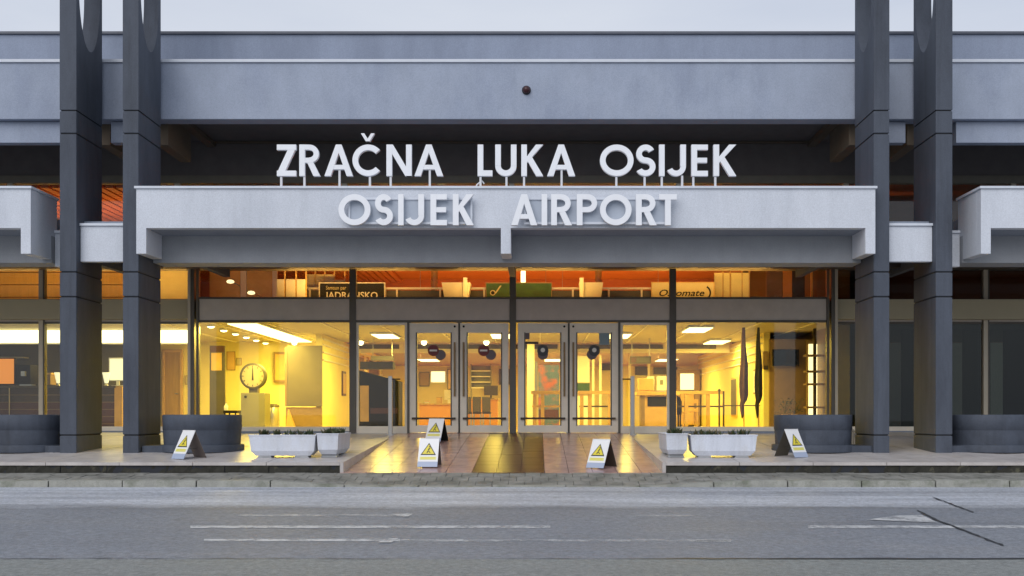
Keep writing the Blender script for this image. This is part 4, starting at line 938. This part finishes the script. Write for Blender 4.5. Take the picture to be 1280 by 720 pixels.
# reception desk with papers
Y = 24.0
t = thing('reception_desk', (px(823,Y), Y, FLOOR), 'yellow timber reception desk with a dark letter slot', 'desk')
pbox('front_panel', 'wood_yellow', 803, 846, 494, 538, Y, .08, t); box('carcass', 'brown_panel', px(803,Y), px(846,Y), Y+.081, Y+.7, FLOOR, pz(494,Y), t); pbox('worktop', 'wood_yellow', 796, 850, 489.5, 493.8, Y-.08, .85, t); pbox('slot', 'black', 809.5, 833, 496, 508, Y-.012, .011, t); pbox('side_post', 'brown_panel', 801, 806, 494, 538, Y-.02, .019, t)
zt = pz(489.4, Y-.08)
t = thing('notice_stand', (px(827,Y), Y+.2, zt), 'white paper notice in a stand on the reception desk', 'notice')
pbox('sheet', 'paper', 821, 833, 470, 488, Y+.2, .015, t); pbox('print', 'grey_cabinet', 825, 829, 475, 481, Y+.196, .003, t); box('foot', 'steel', px(821,Y), px(833,Y), Y+.15, Y+.3, zt, zt+.02, t)
t = thing('brochure_box', (px(807,Y), Y+.2, zt), 'orange-yellow brochure box on the reception desk', 'box')
pbox('tray', 'wood_yellow', 798, 817, 473, 488, Y+.25, .2, t, .01); pbox('leaflets', 'paper', 809, 818, 470.5, 487.5, Y+.47, .02, t); box('foot', 'wood_yellow', px(800,Y), px(816,Y), Y+.26, Y+.44, zt, zt+.03, t)
t = thing('flight_display', (px(800,26), 26, pz(455,26)), 'long dark flight display hanging above the reception desk', 'display')
pbox('case', 'dark_brown', 788, 814, 445.5, 454.5, 26, .12, t); pbox('red_field', 'maroon', 789, 795, 447, 453, 25.99, .009, t); pbox('screen', 'dark_panel', 796, 812, 447, 453, 25.99, .009, t)
for xx in (790, 812): box('rod', 'steel', px(xx,26)-.008, px(xx,26)+.008, 26.02, 26.04, pz(445.5,26)+.001, 2.93, t)
for xx in (786, 810): pbox('hall_column', 'cream_wall', xx, xx+2.6, 440, 534, 29.5, .1, bld)
# stool, wall unit
Y = 25.6
t = thing('bar_stool', (px(864,Y), Y, FLOOR), 'pale wooden stool with a low back behind the timber barrier', 'stool')
pbox('seat', 'wood_yellow', 855, 873, 511, 515, Y, .36, t, .01); legs_to_floor(t, 'wood_yellow', px(855.5,Y), px(872.5,Y), Y, .36, pz(515,Y), .035); pbox('backrest', 'wood_yellow', 855, 873, 499, 504, Y+.32, .04, t)
for x in (855.5, 871): pbox('back_post', 'wood_yellow', x, x+1.6, 504, 511, Y+.325, .03, t)
t = thing('dark_chair', (px(846,24.9), 24.95, FLOOR), 'black chair with a rounded back tucked behind the mullion by the desk', 'chair')
Y = 24.9; pbox('seat', 'black', 839, 852, 515, 518.5, Y, .4, t); legs_to_floor(t, 'black', px(839.5,Y), px(851.5,Y), Y, .4, pz(518.5,Y), .03)
mb = MB(); P = [(839,515),(852,515),(852,502),(850,497),(845.5,494.5),(841,497),(839,502)]
mb.prism([(px(x,Y),pz(y,Y)) for x,y in P], (0,.04,0), lambda u,v: (u,Y-.045,v)); mb.build('backrest', 'black', t)
t = thing('wall_unit', (px(862,33), 33, FLOOR), 'dark timber wall unit around a bright white panel at the rear', 'cabinet')
for a, b_, y0, y1, m in ((846,875,462,466,'brown_panel'), (868,875,466.1,532,'brown_panel'), (846,850,466.1,532,'brown_panel')): pbox('board', m, a, b_, y0, y1, 33.2, .3, t)
pbox('white_panel', 'light_box', 850.5, 867.5, 467, 487, 33.3, .04, t); pbox('drawer_front', 'wood_yellow', 850.5, 867.5, 490, 531, 33.25, .2, t)
for x in (877, 884): pbox('rear_pilaster', 'wood_yellow', x, x+4, 457, 532, 33.6, .2, bld)
# rope posts
for xx, Y, lab in ((899, 24.0, 'slim dark rope post at the end of the timber barrier'), (904.5, 24.05, 'slim dark rope post joined by a thin bar to the flag stands')):
    x = px(xx,Y); t = thing('rope_post', (x, Y, FLOOR), lab, 'post')
    MB().tube((x,Y,FLOOR+.02),(x,Y,pz(489,Y)),.022).build('pole', 'dark_brown', t); MB().lathe([(.14,0),(.14,.015),(.03,.03)], (x,Y,FLOOR), 20).build('base', 'dark_brown', t)
    if xx > 900: MB().tube((x,Y,pz(507,Y)),(px(950,Y),Y,pz(507,Y)),.014).build('bar', 'dark_brown', t)
    else: MB().lathe([(.03,-.001),(.035,.03),(.01,.06)], (x,Y,pz(489,Y)), 14).build('knob', 'dark_brown', t)
# flags
for xx, m, lab, w in ((929, 'flag_brown', 'furled reddish brown flag hanging on its pole', 1.0), (947.5, 'flag_dark', 'furled dark olive flag hanging on its pole', .85)):
    Y = 22.8; x = px(xx,Y); t = thing('flag', (x, Y, FLOOR), lab, 'flag', None)
    MB().tube((x+.02,Y+.02,FLOOR+.02),(x-.01,Y+.02,2.85),.016).build('pole', 'wood_yellow', t); MB().lathe([(.16,0),(.16,.02),(.03,.05)], (x+.02,Y+.02,FLOOR), 24).build('base', 'wood_yellow', t)
    vs = []; fs = []; n = 28; prof = [(398,1.6),(408,2.8),(420,4.4),(434,6.0),(446,7.6),(458,9.2),(472,10.4),(484,10.6),(494,9.6),(500,7.2),(506,5.0),(512,4.4),(518,3.2),(523,1.0)]
    for k, (y, hwid) in enumerate(prof):
        for i in range(n):
            a = 2*math.pi*i/n; rr = hwid*w*Y/F*.5*(1+.2*math.sin(5*a+k*.35)); sk_ = .006*math.sin(k*1.7) - (.03 if k > 9 else 0)*w
            vs.append((x+sk_+rr*math.cos(a), Y-.03+.7*rr*math.sin(a), pz(y,Y)))
    for k in range(len(prof)-1):
        for i in range(n): j = (i+1)%n; fs.append((k*n+i,k*n+j,(k+1)*n+j,(k+1)*n+i))
    MB().add(vs, fs, True).build('cloth', m, t)
# television, shelf with plant pots on the right
Y = 23.9
t = thing('wall_television', (px(982,Y), Y, pz(457,Y)), 'black flat television on the brown end wall beside the flags', 'television')
pbox('case', 'black', 966, 999, 436.5, 457.5, Y, .06, t, .006); pbox('screen', 'dark_glass', 967.2, 997.8, 437.7, 456, Y-.006, .005, t); pbox('bracket', 'steel', 978, 986, 443, 450, Y+.061, .035, t)
t = thing('wall_phone', (px(957,24.0), 24.0, pz(461,24)), 'small brown wall box on the pale side wall end between flag and television', 'box')
pbox('body', 'brown_panel', 954, 960, 439, 461, 23.96, .1, t); pbox('lip', 'dark_brown', 955, 960.5, 457, 462, 23.93, .029, t)
Y = 22.9
t = thing('corner_shelf', (px(1020,Y), Y, FLOOR), 'open shelf of dark boards against a bright strip beside the corner mullion', 'shelf')
for y in (443, 463, 479, 508): pbox('board', 'brown_panel', 1008, 1031, y, y+2.4, Y, .28, t)
for x in (1017.5,): pbox('upright', 'dark_brown', x, x+3, 404, 538, Y+.1, .08, t)
t = thing('light_strip', (px(1022,23.6), 23.6, FLOOR+.5), 'tall bright yellow light strip behind the open corner shelf', 'light')
pbox('housing', 'brown_panel', 1009, 1031, 425, 532, 23.65, .1, t); pbox('diffuser', 'light_box', 1011, 1029, 430, 528, 23.62, .029, t)
Y = 22.4
t = thing('plant_table', (px(986,Y), Y, FLOOR), 'low white oval table carrying two potted plants', 'table')
x = px(986,Y); zt = pz(524,Y); MB().lathe([(.05,-.001),(.26,.02),(.28,.05),(.27,.06)], (x,Y,zt-.06), 32).build('table_top', 'paper', t); MB().tube((x,Y,FLOOR),(x,Y,zt-.06),.05).build('leg', 'steel', t); MB().lathe([(.2,0),(.2,.02),(.06,.04)], (x,Y,FLOOR), 24).build('base', 'steel', t)
for k, xx in enumerate((981, 993)):
    x = px(xx,Y); t = thing('potted_plant', (x, Y, zt), ('leafy plant in a pale square pot nearer the flags on the oval table', 'leafy plant in a pale square pot nearer the corner shelf on the oval table')[k], 'plant')
    MB().hexa([(x-.05,Y-.05,zt+.001),(x+.05,Y-.05,zt+.001),(x+.05,Y+.05,zt+.001),(x-.05,Y+.05,zt+.001)], [(x-.06,Y-.06,zt+.11),(x+.06,Y-.06,zt+.11),(x+.06,Y+.06,zt+.11),(x-.06,Y+.06,zt+.11)]).build('pot', 'wood_yellow', t)
    random.seed(40+k); lf = MB(); st = MB()
    for q in range(60):
        a = random.uniform(0,6.28); r0 = random.uniform(.02,.2); zz = zt+.12+random.uniform(.02,.32); c = Vector((x+r0*math.cos(a), Y+.6*r0*math.sin(a), zz)); d = Vector((math.cos(a),math.sin(a),random.uniform(-.4,.7)))*.06; nn = Vector((-math.sin(a),math.cos(a),.3))*.02
        lf.add([c, c+d*.5+nn, c+d, c+d*.5-nn], [(0,1,2,3)])
        if q % 6 == 0: st.tube((x,Y,zt+.11), c, .004, 5)
    lf.build('leaves', 'leaf', t); st.build('stems', 'leaf_dry', t)

# mouldings and panels on the two side walls, frames on the rear wall
for z in (2.30, 2.48, 2.66, 2.80): box('wall_moulding', 'cream_wall', 5.28, 5.319, 24.2, 33.9, z, z+.035, bld); box('wall_moulding', 'cream_wall', -5.169, -5.13, 24.6, 33.9, z, z+.035, bld)
t = thing('wall_panel', (5.31, 27.6, 1.0), 'narrow dark upright panel on the pale side wall left of the flags', 'panel')
box('frame', 'wood_yellow', 5.29, 5.318, 27.2, 28.0, .95, 2.0, t); box('panel', 'dark_panel', 5.275, 5.289, 27.26, 27.94, 1.0, 1.95, t)
t = thing('wall_notice', (5.31, 25.0, 1.4), 'small pale notice on the side wall behind the dark flag', 'notice')
box('frame', 'brown_panel', 5.295, 5.318, 24.8, 25.15, 1.5, 2.1, t); box('sheet', 'paper', 5.285, 5.294, 24.84, 25.11, 1.54, 2.06, t)
for a, b_, y0, y1, m, lab in ((795,812,459,468,'dark_brown','wide dark framed picture on the rear wall under the flight display'), (818,846,460,467,'dark_panel','long low dark panel on the rear wall beside the notices'),
        (525,536,466,482,'brown_panel','small brown picture on the rear wall beside the glowing panel'), (560,571,462,486,'wood_yellow','tall pale poster on the rear wall beside the glowing panel'),
        (625,636,462,480,'dark_panel','dark square picture on the rear wall near the shelf unit'), (752,768,455,462,'dark_brown','small dark sign on the rear wall behind the white partition')):
    t = thing('wall_picture', (px((a+b_)/2,33.8), 33.8, pz(y1,33.8)), lab, 'picture'); pbox('frame', 'dark_brown', a-.8, b_+.8, y0-.8, y1+.8, 33.82, .07, t); pbox('print', m, a, b_, y0, y1, 33.8, .019, t)
Y = 27.25
for a, b_, y0, y1, lab in ((284,293,440,462,'upright picture on the yellow wall between poster stand and dial'), (296,301,448,456,'tiny picture on the yellow wall beside the dial'), (232,236,470,480,'light switch plate on the wall beside the wooden door')):
    t = thing('wall_picture', (px((a+b_)/2,Y), Y, pz(y1,Y)), lab, 'picture'); pbox('frame', 'brown_panel', a-.6, b_+.6, y0-.6, y1+.6, Y+.02, .04, t); pbox('print', 'wood_yellow' if a == 284 else 'cream_banner', a, b_, y0, y1, Y, .019, t)
Y = 26.6
t = thing('waste_bin', (px(342,Y), Y, FLOOR), 'slim steel waste bin by the yellow wall below the tall picture', 'bin')
MB().lathe([(.13,0),(.15,.02),(.15,.55),(.13,.58)], (px(342,Y),Y,FLOOR), 24).build('body', 'steel', t); MB().lathe([(.152,.581),(.152,.62),(.08,.66)], (px(342,Y),Y,FLOOR), 24).build('lid', 'dark_panel', t)
for k, xx in enumerate((584, 596, 608)):
    Y = 27.0; x = px(xx,Y); t = thing('waiting_chair', (x, Y, FLOOR), 'dark waiting chair in a row in front of the orange desks', 'chair', 'waiting chairs before the desks')
    box('seat', 'dark_brown', x-.11, x+.11, Y, Y+.4, FLOOR+.40, FLOOR+.45, t, .01); box('backrest', 'dark_brown', x-.11, x+.11, Y-.05, Y-.002, FLOOR+.45, FLOOR+.85, t, .01)
    for dx in (-.09, .09):
        for dy in (.03, .36): box('leg', 'steel', x+dx-.012, x+dx+.012, Y+dy-.012, Y+dy+.012, FLOOR, FLOOR+.40, t)
for k, xx in enumerate((534, 549, 563)):
    Y = 28.5; zt = pz(506,28.6)+.042; x = px(xx,28.8); t = thing('desk_papers', (x, 28.8, zt), ('small paper stack on the first orange desk, farthest from its monitor', 'yellow folder box in the middle of the first orange desk', 'white card holder beside the monitor on the first orange desk')[k], 'papers')
    box('stack', ('paper','wood_yellow','paper')[k], x-.07, x+.07, 28.72, 28.9, zt, zt+(.05,.16,.12)[k], t); box('cover', ('orange','brown_panel','steel')[k], x-.075, x+.075, 28.715, 28.905, zt+(.05,.16,.12)[k]+.001, zt+(.05,.16,.12)[k]+.012, t)

# ------------------------------------------------------------------ gallery upstairs
ZM = 3.33; Y = 22.4
rl = thing('gallery_railing', (px(650,Y), Y, ZM), 'cream painted railing along the edge of the upstairs gallery', 'railing')
pbox('top_rail', 'cream_wall', 384, 893, 359.2, 361.6, Y, .05, rl); pbox('bottom_rail', 'dark_brown', 384, 893, 374, 376, Y, .05, rl); pbox('infill', 'dark_panel', 384, 893, 363, 374, Y+.06, .02, rl)
for x in (386, 430, 480.5, 495, 549, 604, 715, 760, 801, 850, 890): pbox('baluster', 'cream_wall', x, x+2.2, 361.7, 378, Y-.001, .05, rl)
Y = 22.3
t = thing('advert_banner', (px(439,Y), Y, ZM), 'dark advertising banner reading JADRANSKO on the gallery railing', 'banner')
pbox('frame', 'cream_wall', 398.5, 481.5, 353, 377, Y+.01, .03, t); pbox('sheet', 'black', 400, 480, 354.3, 377, Y, .009, t); text_mesh('JADRANSKO', .2, 'lettering', 'paper', (px(440,Y), Y-.004, pz(373,Y)), t, xs=1.0, bold=.003); text_mesh('Samsun par', .12, 'small_lettering', 'cream_banner', (px(420,Y), Y-.004, pz(362,Y)), t, xs=.8)
t = thing('advert_banner', (px(648,Y), Y, ZM), 'dark green picture banner on the gallery railing over the doors', 'banner')
pbox('frame', 'brown_panel', 607, 690, 353, 377, Y+.01, .03, t); pbox('sheet', 'green_banner', 608, 689, 354.3, 377, Y, .009, t); MB().lathe([(.06,0),(.06,-.003)], (px(616,Y),Y-.001,pz(366,Y)), 20, 'y', False).build('round_emblem', 'cream_banner', t); MB().lathe([(.04,-.0045),(.04,-.006)], (px(616,Y),Y-.001,pz(366,Y)), 20, 'y', False).build('emblem_centre', 'black', t)
MB().add([(px(618,Y),Y-.003,pz(367,Y)),(px(620,Y),Y-.003,pz(367,Y)),(px(627,Y),Y-.003,pz(357,Y)),(px(625,Y),Y-.003,pz(357,Y))], [(0,1,2,3)]).build('slash_mark', 'cream_banner', t)
t = thing('advert_banner', (px(850,Y), Y, ZM), 'cream advertising banner with dark slanted lettering and swoosh on the gallery railing', 'banner')
pbox('frame', 'wood_yellow', 814, 893, 352.5, 377, Y+.01, .03, t); pbox('sheet', 'cream_banner', 815, 892, 353.5, 377, Y, .009, t); text_mesh('Ostomate', .2, 'lettering', 'black', (px(851,Y), Y-.004, pz(370,Y)), t, shear=.3, xs=1.22, bold=.003)
mb = MB(); 
for q in arc(px(886,Y)-.12, pz(366,Y), .17, .17, .035, -70, 60): mb.prism(q, (0,.003,0), lambda u,v: (u,Y-.004,v))
mb.build('swoosh', 'black', t)
Y = 21.9
for a, b_, tw, lab in ((552, 588, 577, 'yellow flared kiosk with a small tower on the gallery over the left doors'), (724, 754, 722.5, 'yellow flared kiosk with a small tower on the gallery over the right doors')):
    t = thing('gallery_kiosk', ((px(a,Y)+px(b_,Y))/2, Y, ZM), lab, 'kiosk')
    MB().hexa([(px(a+5,Y),Y,ZM),(px(b_-4,Y),Y,ZM),(px(b_-4,Y),Y+.3,ZM),(px(a+5,Y),Y+.3,ZM)], [(px(a,Y),Y,pz(353,Y)),(px(b_,Y),Y,pz(353,Y)),(px(b_,Y),Y+.4,pz(353,Y)),(px(a,Y),Y+.4,pz(353,Y))]).build('counter', 'cream_wall', t)
    pbox('tower', 'cream_wall', tw+2, tw+7, 347, 380, Y-.06, .055, t)
Y = 23.6
for xx, lab in ((543, 'round yellow column rising through the gallery over the left doors'), (748, 'round yellow column rising through the gallery over the right doors')):
    x = px(xx,Y); t = thing('round_column', (x, Y, ZM), lab, 'column'); MB().lathe([(.075,0),(.075,5.395-ZM)], (x,Y,ZM), 24).build('shaft', 'wood_yellow', t); MB().lathe([(.12,0),(.12,.04),(.08,.06)], (x,Y,ZM), 24).build('base', 'wood_yellow', t)
x = px(654,Y); t = thing('tube_lamp', (x, Y, ZM), 'glowing vertical tube lamp on a stand above the green banner', 'lamp')
MB().tube((x,Y,pz(355,Y)),(x,Y,pz(325,Y)),.055).build('tube', 'lamp_white', t); MB().tube((x,Y,ZM),(x,Y,pz(355,Y)),.03).build('stem', 'steel', t); MB().lathe([(.15,0),(.15,.03),(.04,.05)], (x,Y,ZM), 20).build('base', 'steel', t)
# pale screens on the left and right of the gallery
Y = 21.9
for k, (a, b_, y0) in enumerate(((346,355,349),(357.5,369,349),(371,381.5,349),(384,393,343),(395,405,343),(406,417,343),(419,430,350))):
    t = thing('gallery_screen', ((px(a,Y)+px(b_,Y))/2, Y, ZM), ('short pale cream screen in the row on the gallery beside the dark banner' if k < 3 else 'tan upright screen in the row on the gallery above the dark banner'), 'screen', 'pale screens beside the dark banner' if k < 3 else 'tan screens above the dark banner')
    Y = 21.9 if k < 3 else 22.7
    pbox('panel', 'cream_wall' if k < 3 else 'cream_banner', a, b_, y0, 381, Y, .06, t); pbox('post', 'wood_yellow', b_+.2, b_+1.8, 330, 381.5, Y+.02, .04, t)
for k, (a, b_) in enumerate(((893,903),(904.5,912),(914,927),(928.5,936))):
    t = thing('gallery_screen', ((px(a,Y)+px(b_,Y))/2, Y, ZM), 'bright yellow upright screen in the row beside the cream banner', 'screen', 'screens beside the cream banner')
    pbox('panel', 'yellow_wall', a, b_, 341, 381, Y, .06, t); pbox('post', 'wood_yellow', b_+.1, b_+1.3, 328, 381.5, Y+.02, .04, t)
Y = 24.0
for a, b_, m in ((262,300,'wood_yellow'),(300.5,308,'cream_wall'),(308.5,340,'wood_yellow'),(340.5,346,'cream_wall'),(958,978,'brown_panel'),(978.5,990,'orange'),(990.5,1006,'dark_brown'),(1014,1028,'wood_yellow')):
    pbox('gallery_wall_panel', m, a, b_, 318, 383, Y, .08, bld)
for k, xx in enumerate((288, 314)):
    Y = 23.3; x = px(xx,Y); z = pz(352 if k == 0 else 366, Y); t = thing('wall_light', (x, Y, z), ('glowing pale wall light upstairs beside the corner mullion', 'low glowing pale light upstairs in front of the timber panels')[k], 'light')
    MB().lathe([(.01,-.045),(.07,-.03),(.09,0),(.06,.035),(.01,.045)], (x,Y,z), 20).build('shade', 'light_box', t); MB().tube((x,Y,z),(x,Y+.7,z),.012).build('arm', 'steel', t)
